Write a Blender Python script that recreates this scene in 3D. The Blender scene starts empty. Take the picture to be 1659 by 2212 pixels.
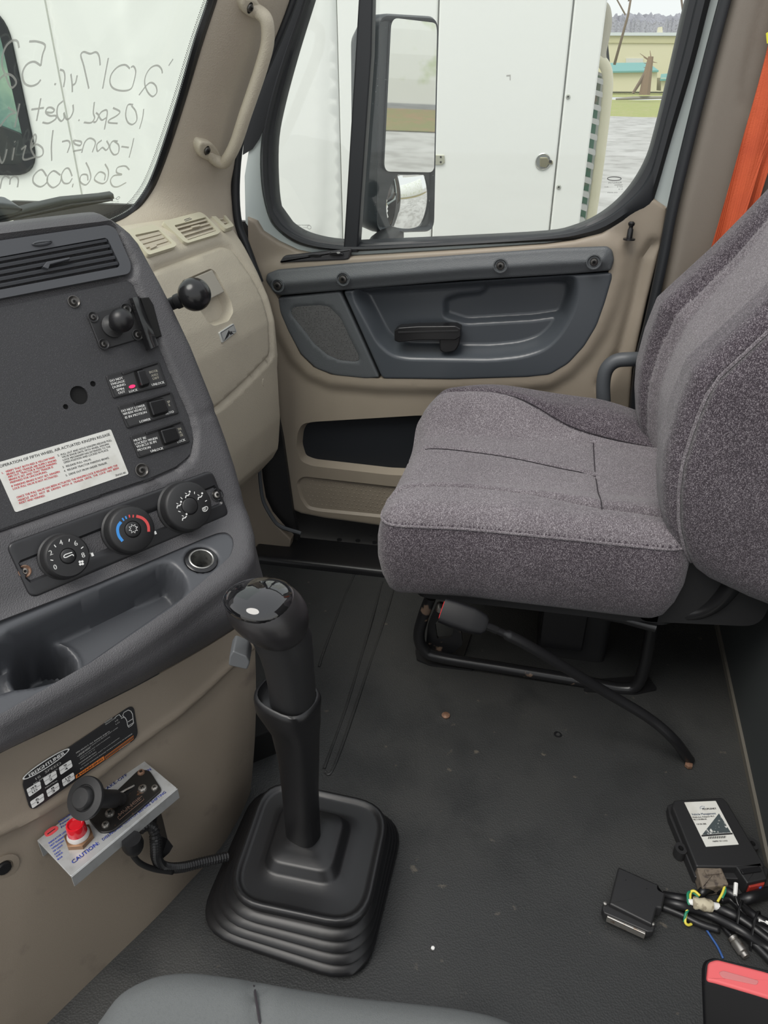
import bpy, bmesh, math, random
import numpy as np
from mathutils import Vector as V, Matrix, geometry
from math import sin, cos, tan, radians, pi, sqrt, atan2
C = bpy.context.scene.collection
rnd = random.Random(7)
# ------------------------------------------------------------------ camera, sky, exposure
FP = 1600.0; TH = radians(30.2); YAW = radians(11); CAM = V((0, 0, 1.20))
fw = V((cos(TH)*cos(YAW), cos(TH)*sin(YAW), -sin(TH)))
rt = V((sin(YAW), -cos(YAW), 0)); up = rt.cross(fw)
cd = bpy.data.cameras.new('camera'); cam = bpy.data.objects.new('camera', cd); C.objects.link(cam)
cam.matrix_world = Matrix.Translation(CAM) @ Matrix((rt, up, -fw)).transposed().to_4x4()
cd.sensor_fit = 'VERTICAL'; cd.sensor_height = 24; cd.lens = FP/2212*24; cd.clip_start = 0.02; cd.clip_end = 2000
bpy.context.scene.camera = cam
W = bpy.data.worlds.new('overcast_sky'); bpy.context.scene.world = W; W.use_nodes = True
nt = W.node_tree; bg = nt.nodes['Background']
tc = nt.nodes.new('ShaderNodeTexCoord'); sp = nt.nodes.new('ShaderNodeSeparateXYZ'); cr_ = nt.nodes.new('ShaderNodeValToRGB')
nt.links.new(tc.outputs['Generated'], sp.inputs[0]); nt.links.new(sp.outputs[2], cr_.inputs[0])
cr_.color_ramp.elements[0].color = (0.93, 0.94, 0.94, 1); cr_.color_ramp.elements[1].color = (0.88, 0.91, 0.95, 1)
nt.links.new(cr_.outputs[0], bg.inputs[0]); bg.inputs[1].default_value = .82
sd_ = bpy.data.lights.new('sun', 'SUN'); sd_.energy = 1.75; sd_.angle = radians(35); sd_.color = (1, .96, .9)
so = bpy.data.objects.new('sun', sd_); C.objects.link(so)
so.rotation_euler = V((.35, -.42, 1.0)).to_track_quat('Z', 'Y').to_euler() if False else V((-.5, .3, 1.0)).to_track_quat('Z', 'Y').to_euler()
vs = bpy.context.scene.view_settings; vs.view_transform = 'Standard'; vs.look = 'None'; vs.gamma = 1; vs.use_curve_mapping = False; vs.exposure = 0.42

# ------------------------------------------------------------------ measuring helpers (real planes in metres)
def ray(x, y): return fw + rt*((x-829.5)/FP) + up*(-(y-1106)/FP)
def pl(x, y, n, p):
    d = ray(x, y); n = V(n); return CAM + d*(n.dot(V(p)-CAM)/n.dot(d))
def PX(x, y, v): return pl(x, y, (1, 0, 0), (v, 0, 0))
def PZ(x, y, v): return pl(x, y, (0, 0, 1), (0, 0, v))
def to_px(w): v = w-CAM; return (829.5+FP*v.dot(rt)/v.dot(fw), 1106-FP*v.dot(up)/v.dot(fw))
class Fr:
    def __init__(s, O, R, U=None, N=None):
        s.O = V(O); s.R = V(R).normalized()
        if N is None: s.U = (V(U)-s.R*s.R.dot(V(U))).normalized(); s.N = s.R.cross(s.U)
        else: s.N = (V(N)-s.R*s.R.dot(V(N))).normalized(); s.U = s.N.cross(s.R)
    def W(s, u, v, n=0): return s.O + s.R*u + s.U*v + s.N*n
    def p(s, x, y, n=0):
        w = pl(x, y, s.N, s.O + s.N*n) - s.O; return (w.dot(s.R), w.dot(s.U))
    def ps(s, L, n=0): return [s.p(x, y, n) for x, y in L]
    def at(s, x, y, n=0): return s.W(*s.p(x, y, n), n)
class Surf:            # a profile (n outwards, z) swept along D; v = arc length
    def __init__(s, O, ang, prof):
        s.O = V(O); s.D = V((cos(ang), -sin(ang), 0)); s.H = V((-sin(ang), -cos(ang), 0)); s.P = prof; s.L = [0]
        for a, b in zip(prof, prof[1:]): s.L.append(s.L[-1] + math.hypot(b[0]-a[0], b[1]-a[1]))
    def seg(s, v):
        i = 0
        while i < len(s.P)-2 and v > s.L[i+1]: i += 1
        return i
    def W(s, u, v, n=0):
        i = s.seg(v); a, b = s.P[i], s.P[i+1]; l = s.L[i+1]-s.L[i]; t = (v-s.L[i])/l
        tx, tz = (b[0]-a[0])/l, (b[1]-a[1])/l
        def nn(j):
            a, b = s.P[j], s.P[j+1]; l = s.L[j+1]-s.L[j]; return V(((b[1]-a[1])/l, -(b[0]-a[0])/l))
        m = nn(i)
        if t > .5 and i < len(s.P)-2: m = m.lerp(nn(i+1), min(1, t)-.5)
        if t < .5 and i > 0: m = m.lerp(nn(i-1), .5-max(0, t))
        m.normalize()
        q = (a[0]+(b[0]-a[0])*t + m[0]*n, a[1]+(b[1]-a[1])*t + m[1]*n)
        return s.O + s.D*u + s.H*q[0] + V((0, 0, q[1]))
    def p(s, x, y, n=0):
        d = ray(x, y); best = None
        for i in range(len(s.P)-1):
            a, b = s.P[i], s.P[i+1]; l = s.L[i+1]-s.L[i]; m = ((b[1]-a[1])/l, -(b[0]-a[0])/l)
            N = s.H*m[0] + V((0, 0, m[1])); A = s.O + s.H*(a[0]+m[0]*n) + V((0, 0, a[1]+m[1]*n))
            dn = N.dot(d)
            if dn >= 0: continue
            t = N.dot(A-CAM)/dn; w = CAM + d*t - A
            v = w.dot(s.H)*(b[0]-a[0])/l + w.z*(b[1]-a[1])/l
            lo = -9 if i == 0 else -.0005; hi = 9 if i == len(s.P)-2 else l+.0005
            if lo <= v <= hi and t > 0 and (best is None or t < best[0]): best = (t, (w.dot(s.D), s.L[i]+v))
        return best[1]
    def ps(s, L, n=0): return [s.p(x, y, n) for x, y in L]
    def at(s, x, y, n=0): return s.W(*s.p(x, y, n), n)
    def tan(s, x, y, n=0):     # flat frame touching the surface
        u, v = s.p(x, y, n); o = s.W(u, v, n); return Fr(o, s.D, U=s.W(u, v+.01, n)-s.W(u, v-.01, n))
def crv(P, k=6, closed=False):
    P = [V(p) for p in P]; n = len(P); out = []
    rng = range(n) if closed else range(n-1)
    for i in rng:
        a = P[(i-1) % n] if closed or i > 0 else P[0]*2-P[1]
        b = P[i]; c = P[(i+1) % n]; d = P[(i+2) % n] if closed or i < n-2 else P[-1]*2-P[-2]
        for j in range(k):
            t = j/k; out.append(b*1.0 if j == 0 else (b*2 + (c-a)*t + (a*2-b*5+c*4-d)*t*t + (b*3-a-c*3+d)*t**3)*.5)
    if not closed: out.append(P[-1])
    return out
def rc(P, r, k=5):      # round the corners of a closed polygon
    P = [V(p).to_2d() for p in P]; out = []; n = len(P)
    for i, p in enumerate(P):
        ri = r[i] if isinstance(r, (list, tuple)) else r
        a = P[i-1]-p; b = P[(i+1) % n]-p; la, lb = a.length, b.length
        if la < 1e-9 or lb < 1e-9: continue
        a /= la; b /= lb; q = min(ri, la*.48, lb*.48)
        if q <= 0 or a.dot(b) < -.999: out.append(p); continue
        for j in range(k+1):
            t = j/k; out.append((p+a*q)*(1-t)**2 + p*2*t*(1-t) + (p+b*q)*t*t)
    return out
def off(P, d):          # offset a closed 2-D loop inwards by d
    P = [V((p[0], p[1])) for p in P]; n = len(P); A = sum(P[i-1].x*P[i].y-P[i].x*P[i-1].y for i in range(n)); s = 1 if A > 0 else -1
    out = []
    for i, p in enumerate(P):
        a = (p-P[i-1]); b = (P[(i+1) % n]-p)
        if a.length < 1e-9: a = b
        if b.length < 1e-9: b = a
        a = a.normalized(); b = b.normalized(); m = V((-(a.y+b.y), a.x+b.x))*s
        m = m.normalized() if m.length > 1e-6 else V((-a.y, a.x))*s
        c = max(.5, m.dot(V((-a.y, a.x))*s)); out.append(p+m*(d/c))
    return out
def resamp(P, step):
    P = [V((p[0], p[1])) for p in P]; out = []
    for i, p in enumerate(P):
        q = P[(i+1) % len(P)]; l = (q-p).length
        if l < 1e-6: continue
        k = max(1, int(l/step)); out += [p.lerp(q, j/k) for j in range(k)]
    return out
def inpoly(X, P):
    P = np.array([(p[0], p[1]) for p in P]); c = np.zeros(len(X), bool); Q = np.roll(P, -1, 0)
    for (x0, y0), (x1, y1) in zip(P, Q):
        m = (y0 > X[:, 1]) != (y1 > X[:, 1])
        with np.errstate(divide='ignore', invalid='ignore'): c ^= m & (X[:, 0] < (x1-x0)*(X[:, 1]-y0)/(y1-y0+1e-15)+x0)
    return c
def dline(X, P, closed=False):
    P = np.array([(p[0], p[1]) for p in P]); Q = np.roll(P, -1, 0)
    if not closed: P, Q = P[:-1], Q[:-1]
    best = np.full(len(X), 9e9)
    for a, b in zip(P, Q):
        d = b-a; L = d@d+1e-15; t = np.clip(((X-a)@d)/L, 0, 1); r = X-a-t[:, None]*d
        best = np.minimum(best, (r*r).sum(1))
    return np.sqrt(best)
def sdp(X, P): d = dline(X, P, True); return np.where(inpoly(X, P), d, -d)     # + inside
def sst(x): x = np.clip(x, 0, 1); return x*x*(3-2*x)
def roll(s, r):  s = np.clip(s, 0, r); return -(r-np.sqrt(np.maximum(0, r*r-(r-s)**2)))

# ------------------------------------------------------------------ materials
MT = {}
def mat(name, col, rough=.5, metal=0, bump=None, spk=None, spec=.5, alpha=None, emit=None, coat=0, dirt=None):
    if name in MT: return MT[name]
    m = bpy.data.materials.new(name); m.use_nodes = True; t = m.node_tree; b = t.nodes['Principled BSDF']
    c = tuple(col)+(1,); b.inputs['Base Color'].default_value = c; b.inputs['Roughness'].default_value = rough
    b.inputs['Metallic'].default_value = metal; b.inputs['Specular IOR Level'].default_value = spec; b.inputs['Coat Weight'].default_value = coat
    co = t.nodes.new('ShaderNodeTexCoord')
    cur = None
    def noise(sc, det=3):
        n = t.nodes.new('ShaderNodeTexNoise'); n.inputs['Scale'].default_value = sc; n.inputs['Detail'].default_value = det
        t.links.new(co.outputs['Object'], n.inputs['Vector']); return n.outputs['Fac']
    def mix(fac, a, bcol):
        x = t.nodes.new('ShaderNodeMix'); x.data_type = 'RGBA'; t.links.new(fac, x.inputs[0])
        if isinstance(a, tuple): x.inputs[6].default_value = a
        else: t.links.new(a, x.inputs[6])
        x.inputs[7].default_value = bcol; return x.outputs[2]
    def ramp(s, lo, hi):
        r = t.nodes.new('ShaderNodeMapRange'); t.links.new(s, r.inputs[0]); r.inputs[1].default_value = lo; r.inputs[2].default_value = hi; return r.outputs[0]
    cur = c
    if spk:
        for sc, c2, lo, hi in spk: cur = mix(ramp(noise(sc, 4), lo, hi), cur, tuple(c2)+(1,))
        t.links.new(cur, b.inputs['Base Color'])
    if bump:
        kind, sc, st = bump
        bp = t.nodes.new('ShaderNodeBump'); bp.inputs['Strength'].default_value = st; bp.inputs['Distance'].default_value = .001
        if kind == 'n': h = noise(sc, 3)
        elif kind == 'v':
            n = t.nodes.new('ShaderNodeTexVoronoi'); n.inputs['Scale'].default_value = sc; t.links.new(co.outputs['Object'], n.inputs['Vector']); h = n.outputs['Distance']
        else:
            n = t.nodes.new('ShaderNodeTexWave'); n.inputs['Scale'].default_value = sc; n.inputs['Distortion'].default_value = 1.5; n.inputs['Detail'].default_value = 2; n.inputs['Detail Scale'].default_value = 3
            t.links.new(co.outputs['Object'], n.inputs['Vector']); h = n.outputs['Fac']
        t.links.new(h, bp.inputs['Height']); t.links.new(bp.outputs[0], b.inputs['Normal'])
    if emit: b.inputs['Emission Color'].default_value = tuple(emit[0])+(1,); b.inputs['Emission Strength'].default_value = emit[1]
    MT[name] = m; return m
def glass(name, tint=(.955, .975, .965), a=.05):
    m = bpy.data.materials.new(name); m.use_nodes = True; t = m.node_tree; t.nodes.remove(t.nodes['Principled BSDF'])
    tr = t.nodes.new('ShaderNodeBsdfTransparent'); tr.inputs[0].default_value = tuple(tint)+(1,)
    gl = t.nodes.new('ShaderNodeBsdfGlossy'); gl.inputs['Roughness'].default_value = .02; mx = t.nodes.new('ShaderNodeMixShader')
    mx.inputs[0].default_value = a; t.links.new(tr.outputs[0], mx.inputs[1]); t.links.new(gl.outputs[0], mx.inputs[2])
    t.links.new(mx.outputs[0], t.nodes['Material Output'].inputs[0]); return m
M_beige = mat('beige_plastic', (.52, .465, .37), .55, bump=('v', 420, .35), spk=[(6, (.46, .41, .33), .45, .75)])
M_beige2 = mat('beige_door_plastic', (.30, .255, .20), .5, bump=('n', 900, .25), spk=[(5, (.26, .22, .17), .45, .8)])
M_cream = mat('cream_vent_plastic', (.60, .56, .43), .5)
M_kick = mat('taupe_kick_panel', (.25, .21, .165), .5, bump=('n', 700, .25), spk=[(4, (.20, .165, .13), .5, .8), (18, (.13, .105, .09), .62, .85)])
M_dash = mat('charcoal_leather_grain', (.072, .070, .074), .48, bump=('v', 620, .5), spk=[(8, (.085, .083, .088), .4, .7)])
M_panel = mat('charcoal_textured_panel', (.033, .033, .036), .6, bump=('n', 900, .5), spk=[(700, (.062, .062, .066), .55, .7)])
M_trim = mat('slate_smooth_plastic', (.060, .063, .070), .38, bump=('n', 500, .08))
M_slate = mat('slate_door_plastic', (.085, .092, .098), .42, bump=('v', 700, .4))
M_cup = mat('slate_satin_plastic', (.062, .070, .080), .28)
M_blk = mat('black_gloss_plastic', (.012, .012, .013), .22)
M_blm = mat('black_matte_plastic', (.016, .016, .017), .5, bump=('n', 300, .1))
M_rub = mat('black_rubber', (.009, .009, .010), .38, bump=('n', 120, .08))
M_seal = mat('dark_rubber_seal', (.016, .018, .021), .45)
M_tube = mat('black_painted_steel', (.012, .012, .013), .28, spk=[(26, (.16, .11, .08), .66, .70)], bump=('n', 60, .2))
M_grey = mat('grey_painted_steel', (.075, .082, .090), .45)
M_floor = mat('black_rubber_floor', (.027, .028, .028), .55, bump=('v', 330, .45), spk=[(3, (.040, .040, .038), .45, .75), (9, (.021, .022, .022), .5, .7), (40, (.09, .08, .065), .70, .76)])
M_pocket = mat('navy_map_pocket', (.008, .010, .014), .6)
M_white = mat('white_truck_paint', (.86, .87, .83), .35)
M_white2 = mat('white_door_frame_paint', (.50, .56, .55), .3)
M_alu = mat('zinc_plated_steel', (.50, .51, .51), .33, .45, spk=[(60, (.42, .42, .41), .5, .7)])
M_steel = mat('worn_steel', (.45, .43, .40), .35, .9, spk=[(90, (.25, .15, .09), .55, .7)])
M_rust = mat('rusty_steel', (.20, .11, .07), .6, .4, spk=[(200, (.30, .20, .14), .5, .7)])
M_dscr = mat('dark_screw_steel', (.10, .095, .09), .3, .8)
M_lab = mat('white_label', (.66, .66, .62), .45, spk=[(25, (.50, .49, .44), .55, .8)])
M_red = mat('red_ink', (.60, .06, .07), .5); M_ink = mat('black_ink', (.02, .02, .022), .5); M_blue = mat('blue_ink', (.05, .08, .42), .5)
M_wht = mat('white_print', (.78, .78, .76), .5); M_orange = mat('orange_print', (.72, .20, .03), .5)
M_redb = mat('red_button', (.62, .03, .035), .35); M_redl = mat('red_lens', (.62, .01, .02), .12, coat=.5)
M_belt = mat('orange_webbing', (.62, .105, .035), .7, bump=('w', 160, .5), spk=[(12, (.52, .08, .028), .45, .7), (30, (.30, .05, .02), .68, .8)])
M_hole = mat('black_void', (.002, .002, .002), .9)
M_drv = mat('grey_driver_seat_fabric', (.115, .122, .122), .85, bump=('n', 1200, .4), spk=[(500, (.105, .112, .112), .5, .7)])
M_glow = mat('red_indicator', (.8, .02, .08), .3, emit=((1, .02, .1), 1.2))
M_drylab = mat('grey_print', (.35, .35, .34), .5)
def fabric(name, base, lite, dark, sc):
    m = bpy.data.materials.new(name); m.use_nodes = True; t = m.node_tree; b = t.nodes['Principled BSDF']; b.inputs['Roughness'].default_value = .9; b.inputs['Specular IOR Level'].default_value = .15
    b.inputs['Sheen Weight'].default_value = .25
    co = t.nodes.new('ShaderNodeTexCoord'); vo = t.nodes.new('ShaderNodeTexVoronoi'); vo.inputs['Scale'].default_value = sc; vo.inputs['Randomness'].default_value = .75
    mp = t.nodes.new('ShaderNodeMapping'); mp.inputs['Scale'].default_value = (1, 1, .75); t.links.new(co.outputs['Object'], mp.inputs[0]); t.links.new(mp.outputs[0], vo.inputs['Vector'])
    sx = t.nodes.new('ShaderNodeSeparateColor'); t.links.new(vo.outputs['Color'], sx.inputs[0])
    r = t.nodes.new('ShaderNodeValToRGB'); e = r.color_ramp.elements; e[0].position = .35; e[0].color = tuple(dark)+(1,); e[1].position = 1; e[1].color = tuple(lite)+(1,)
    k = e.new(.72); k.color = tuple(base)+(1,); t.links.new(sx.outputs[0], r.inputs[0])
    n = t.nodes.new('ShaderNodeTexNoise'); n.inputs['Scale'].default_value = 7; t.links.new(co.outputs['Object'], n.inputs['Vector'])
    mx = t.nodes.new('ShaderNodeMix'); mx.data_type = 'RGBA'; mx.blend_type = 'MULTIPLY'; mr = t.nodes.new('ShaderNodeMapRange'); mr.inputs[1].default_value = .35; mr.inputs[2].default_value = .75; mr.inputs[4].default_value = .5
    t.links.new(n.outputs[0], mr.inputs[0]); t.links.new(mr.outputs[0], mx.inputs[0]); t.links.new(r.outputs[0], mx.inputs[6]); mx.inputs[7].default_value = (.62, .60, .62, 1); t.links.new(mx.outputs[2], b.inputs['Base Color'])
    bp = t.nodes.new('ShaderNodeBump'); bp.inputs['Strength'].default_value = .6; bp.inputs['Distance'].default_value = .001; bp.invert = True
    t.links.new(vo.outputs['Distance'], bp.inputs['Height']); t.links.new(bp.outputs[0], b.inputs['Normal']); return m
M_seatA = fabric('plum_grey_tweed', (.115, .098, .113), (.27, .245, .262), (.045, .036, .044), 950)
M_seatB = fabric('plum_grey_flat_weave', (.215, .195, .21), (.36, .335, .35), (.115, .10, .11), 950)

# ------------------------------------------------------------------ object helpers
def base_of(o):
    while o.parent: o = o.parent
    return o.location
def mk(name, vf, m, parent=None, smooth=True, kind=None, label=None, cat=None, group=None, sharp=40):
    v, f = vf
    v = [V(p) for p in v]
    if parent is None:
        xs = [p.x for p in v]; ys = [p.y for p in v]; zs = [p.z for p in v]
        o0 = V(((min(xs)+max(xs))/2, (min(ys)+max(ys))/2, min(zs)))
    else: o0 = V(base_of(parent))
    me = bpy.data.meshes.new(name); me.from_pydata([p-o0 for p in v], [], f); me.validate(); me.update()
    if smooth:
        me.polygons.foreach_set('use_smooth', [True]*len(me.polygons))
        if sharp: me.set_sharp_from_angle(angle=radians(sharp))
    for x in (m if isinstance(m, list) else [m]): me.materials.append(x)
    o = bpy.data.objects.new(name, me); C.objects.link(o)
    if parent is None: o.location = o0
    else: o.parent = parent
    if kind is None and any(k in name for k in ('lettering', 'print', 'legend', 'handwriting', 'glass_mark', 'gear_number', 'cold_ticks', 'hot_ticks')): kind = 'stuff'
    tag(o, label, cat, group, kind); return o
def tag(o, label=None, cat=None, group=None, kind=None):
    if label: o['label'] = label
    if cat: o['category'] = cat
    if group: o['group'] = group
    if kind: o['kind'] = kind
def thing(name, loc, label, cat, group=None, kind=None):
    o = bpy.data.objects.new(name, None); o.empty_display_size = .05; C.objects.link(o); o.location = V(loc); tag(o, label, cat, group, kind); return o
def join(*L):
    v = []; f = []
    for a, b in L: f += [tuple(i+len(v) for i in q) for q in b]; v += list(a)
    return v, f
def stack(loops, cap0=True, cap1=True, closed=True):
    n = len(loops[0]); v = [p for l in loops for p in l]; f = []
    for k in range(len(loops)-1):
        for i in range(n if closed else n-1):
            j = (i+1) % n; f.append((k*n+i, k*n+j, (k+1)*n+j, (k+1)*n+i))
    if cap0: f.append(tuple(range(n-1, -1, -1)))
    if cap1: f.append(tuple((len(loops)-1)*n+i for i in range(n)))
    return v, f
def slab(fr, P, n0, n1, bev=0, holes=(), k=3):      # solid plate with rounded front edge
    if not holes:
        L = [[fr.W(p[0], p[1], n0) for p in P]]
        if bev:
            for j in range(k+1):
                a = j/k*pi/2; L.append([fr.W(p[0], p[1], n1-bev*(1-sin(a))) for p in off(P, bev*(1-cos(a)))])
        else: L.append([fr.W(p[0], p[1], n1) for p in P])
        v, f = stack(L, True, False); m_ = len(L[-1]); s_ = len(v); v += list(L[-1]); f.append(tuple(range(s_, s_+m_))); return v, f
    loops = [P]+list(holes); tri = geometry.tessellate_polygon([[V((p[0], p[1], 0)) for p in l] for l in loops])
    flat = [p for l in loops for p in l]; n = len(flat)
    v = [fr.W(p[0], p[1], n1) for p in flat]+[fr.W(p[0], p[1], n0) for p in flat]; f = []
    for a, b, c in tri:
        pa, pb, pc = [V((flat[i][0], flat[i][1])) for i in (a, b, c)]
        if (pb-pa).cross(pc-pa) < 0: a, c = c, a
        f.append((a, b, c)); f.append((a+n, c+n, b+n))
    s = 0
    for l in loops:
        m = len(l)
        for i in range(m): f.append((s+i, s+(i+1) % m, s+(i+1) % m+n, s+i+n))
        s += m
    return v, f
def relief(fr, P, hf=None, step=.01, holes=(), skirt=None, hskirt=None, nb=None, rings=(), lines=()):
    P = resamp(P, step if nb is None else nb); H = [resamp(h, step) for h in holes]
    allp = []; edges = []
    for l in [P]+H:
        s = len(allp); allp += list(l); edges += [(s+i, s+(i+1) % len(l)) for i in range(len(l))]
    lines_acc = []
    A = np.array([(p[0], p[1]) for p in P]); lo = A.min(0); hi = A.max(0)
    gx, gy = np.meshgrid(np.arange(lo[0], hi[0], step), np.arange(lo[1], hi[1], step)); G = np.stack([gx.ravel(), gy.ravel()], 1)
    G[:, 0] += (np.arange(len(G)) // gx.shape[1] % 2)*step*.5
    keep = sdp(G, P) > max([step*.45]+[d_*1.05+step*.2 for d_ in rings])
    for d_ in rings:
        q = [p for p in off(P, d_)]; qa = np.array([(p.x, p.y) for p in q]); okr = sdp(qa, P) > d_*.6; allp += [p for p, k_ in zip(q, okr) if k_]
    for h in H: keep &= sdp(G, h) < -step*.45
    for ln in lines:
        q = resamp(ln, step*.8); qa = np.array([(p.x, p.y) for p in q]); okr = sdp(qa, P) > max([step*.3]+[d_+step*.3 for d_ in rings])
        for h in H: okr &= sdp(qa, h) < -step*.3
        if lines_acc: okr &= np.min([dline(qa, l_, True) for l_ in lines_acc], 0) > step*.3
        lines_acc.append(ln); allp += [p for p, k_ in zip(q, okr) if k_]; keep &= dline(G, ln, True) > step*.55
    allp += [V((x, y)) for x, y in G[keep]]
    r = geometry.delaunay_2d_cdt(allp, edges, [], 0, 1e-7); vv = np.array([(p[0], p[1]) for p in r[0]])
    # keep boundary order: map input verts to output verts
    mp = {}
    for k, src in enumerate(r[3]):
        for s_ in src: mp[s_] = k
    F = np.array([t for t in r[2] if len(t) == 3]); cen = vv[F].mean(1); ok = inpoly(cen, P)
    for h in H: ok &= ~inpoly(cen, h)
    h_ = hf(vv) if hf else np.zeros(len(vv))
    v = [fr.W(a[0], a[1], n) for a, n in zip(vv, h_)]; f = []
    for t in F[ok]:
        a, b, c = [int(i) for i in t]
        if (vv[b][0]-vv[a][0])*(vv[c][1]-vv[a][1])-(vv[b][1]-vv[a][1])*(vv[c][0]-vv[a][0]) < 0: b, c = c, b
        f.append((a, b, c))
    def sk(ids, loop, rows, sgn):
        prev = ids
        for row in rows:
            d, dn = row
            if callable(d): pts = [d(fr.W(p[0], p[1], h_[i]), p) for p, i in zip(loop, ids)]
            else: pts = [fr.W(q[0], q[1], h_[i]+dn) for q, i in zip(off(loop, -d*sgn), ids)]
            s = len(v); v.extend(pts); n = len(pts); cur = list(range(s, s+n))
            for i in range(n): f.append((prev[i], cur[i], cur[(i+1) % n], prev[(i+1) % n]) if sgn > 0 else (prev[i], prev[(i+1) % n], cur[(i+1) % n], cur[i]))
            prev = cur
    if skirt: sk([mp[i] for i in range(len(P))], P, skirt, 1)
    if hskirt:
        s = len(P)
        for l in H: sk([mp[s+i] for i in range(len(l))], l, hskirt, -1); s += len(l)
    return v, f
def tube(P, r, k=12, cap=True, flat=1.0, fdir=None):
    P = [V(p) for p in P]; L = []; n = len(P); R = r if isinstance(r, (list, tuple)) else [r]*n
    t = (P[1]-P[0]).normalized(); a = t.orthogonal().normalized() if fdir is None else (V(fdir)-t*t.dot(V(fdir))).normalized()
    for i, p in enumerate(P):
        t = (P[min(i+1, n-1)]-P[max(i-1, 0)]).normalized(); a = (a-t*a.dot(t)).normalized(); b = t.cross(a)
        L.append([p+(a*cos(2*pi*j/k)+b*sin(2*pi*j/k)*flat)*R[i] for j in range(k)])
    return stack(L, cap, cap)
def lathe(O, ax, prof, k=24, ref=None):      # prof: (radius, height along ax)
    ax = V(ax).normalized(); a = ax.orthogonal().normalized() if ref is None else (V(ref)-ax*ax.dot(V(ref))).normalized(); b = ax.cross(a); O = V(O)
    return stack([[O+ax*h+(a*cos(2*pi*j/k)+b*sin(2*pi*j/k))*max(r, 1e-5) for j in range(k)] for r, h in prof])
def ell(c, ru, rv, k=24, rot=0): return [V((c[0]+ru*cos(2*pi*j/k+rot), c[1]+rv*sin(2*pi*j/k+rot))) for j in range(k)]
def ribbon(fr, P, w, n=.0006):
    P = [V((p[0], p[1])) for p in P]; a = []; b = []
    for i, p in enumerate(P):
        t = P[min(i+1, len(P)-1)]-P[max(i-1, 0)]; t = t.normalized() if t.length > 1e-9 else V((1, 0)); q = V((-t.y, t.x))*w*.5
        a.append(fr.W(*(p-q), n)); b.append(fr.W(*(p+q), n))
    m = len(P); return a+b, [(i, i+1, m+i+1, m+i) for i in range(m-1)]
_tc = {}
def glyphs(s):
    if s not in _tc:
        c = bpy.data.curves.new('t', 'FONT'); c.body = s; c.size = 1; c.resolution_u = 2; o = bpy.data.objects.new('t', c)
        me = bpy.data.meshes.new_from_object(o); _tc[s] = ([(p.co.x, p.co.y) for p in me.vertices], [tuple(q.vertices) for q in me.polygons])
        bpy.data.objects.remove(o); bpy.data.curves.remove(c); bpy.data.meshes.remove(me)
    return _tc[s]
def txt(fr, s, a, b, hp, n=.0008, mirror=False, bold=0):  # baseline from pixel a to pixel b, cap height hp pixels (of the photograph)
    v, f = glyphs(s); xs = [p[0] for p in v]; x0, x1 = min(xs), max(xs)
    A = V(fr.p(*a, n)); B = V(fr.p(*b, n)); d = B-A; L = d.length; d /= L; q = V((-d.y, d.x))
    M_ = (A+B)/2; w0 = to_px(fr.W(M_.x, M_.y, n)); w1 = to_px(fr.W(M_.x+q.x*.001, M_.y+q.y*.001, n)); h = hp*.001/math.hypot(w1[0]-w0[0], w1[1]-w0[1])
    out = []
    for x, y in v:
        t = (x-x0)/(x1-x0); t = 1-t if mirror else t
        w = A+d*(t*L)+q*(y/.70*h); out.append(fr.W(w.x, w.y, n))
    g = (out, f)
    if bold:
        o2 = [p+fr.R*bold for p in out]; g = join(g, (o2, f))
    return g
def para(fr, lines, a, b, dv, hp, n=.0008, bold=0):       # several lines; a,b: baseline of a 1.0-long first line; dv: px step per line; lines: (text, start, end fraction)
    G = []
    for i, (s, f0, f1) in enumerate(lines):
        if not s: continue
        p = (a[0]+(b[0]-a[0])*f0+dv[0]*i, a[1]+(b[1]-a[1])*f0+dv[1]*i); q = (a[0]+(b[0]-a[0])*f1+dv[0]*i, a[1]+(b[1]-a[1])*f1+dv[1]*i)
        G.append(txt(fr, s, p, q, hp, n, bold=bold))
    return join(*G)
def screw(parent, fr, x, y, rpx, n=0, m=None, washer=None, name='screw', kind='torx'):
    """pan head screw with a recessed star, seated in a cup washer"""
    c = fr.p(x, y, n); r = (V(fr.p(x+rpx, y, n))-V(c)).length; m = m or M_dscr; O = fr.W(*c, n)
    head = lathe(O, fr.N, [(r, -.001), (r, r*.15), (r*.85, r*.45), (r*.5, r*.58), (r*.42, r*.58), (r*.36, r*.2), (.0001, r*.2)], 18)
    o = mk(name, head, m, parent)
    cross = []
    for k in range(3 if kind == 'torx' else 2):
        a = k*pi/(3 if kind == 'torx' else 2)+.4; d = V((cos(a), sin(a))); q = V((-d.y, d.x)); l = r*.5; w = r*.1; c_ = V(c)
        cross.append(([fr.W(*(c_+d*sx*l+q*sy*w), n+r*.6) for sx, sy in ((-1, -1), (1, -1), (1, 1), (-1, 1))], [(0, 1, 2, 3)]))
    mk('drive_recess', join(*cross), M_hole, o, smooth=False)
    if washer: mk('washer', lathe(O, fr.N, [(r*1.1, .0001), (r*1.75, .0003), (r*1.85, r*.35), (r*1.6, r*.42), (r*1.2, r*.1), (r*1.05, .0002)], 20), washer, parent)
    return o

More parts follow.
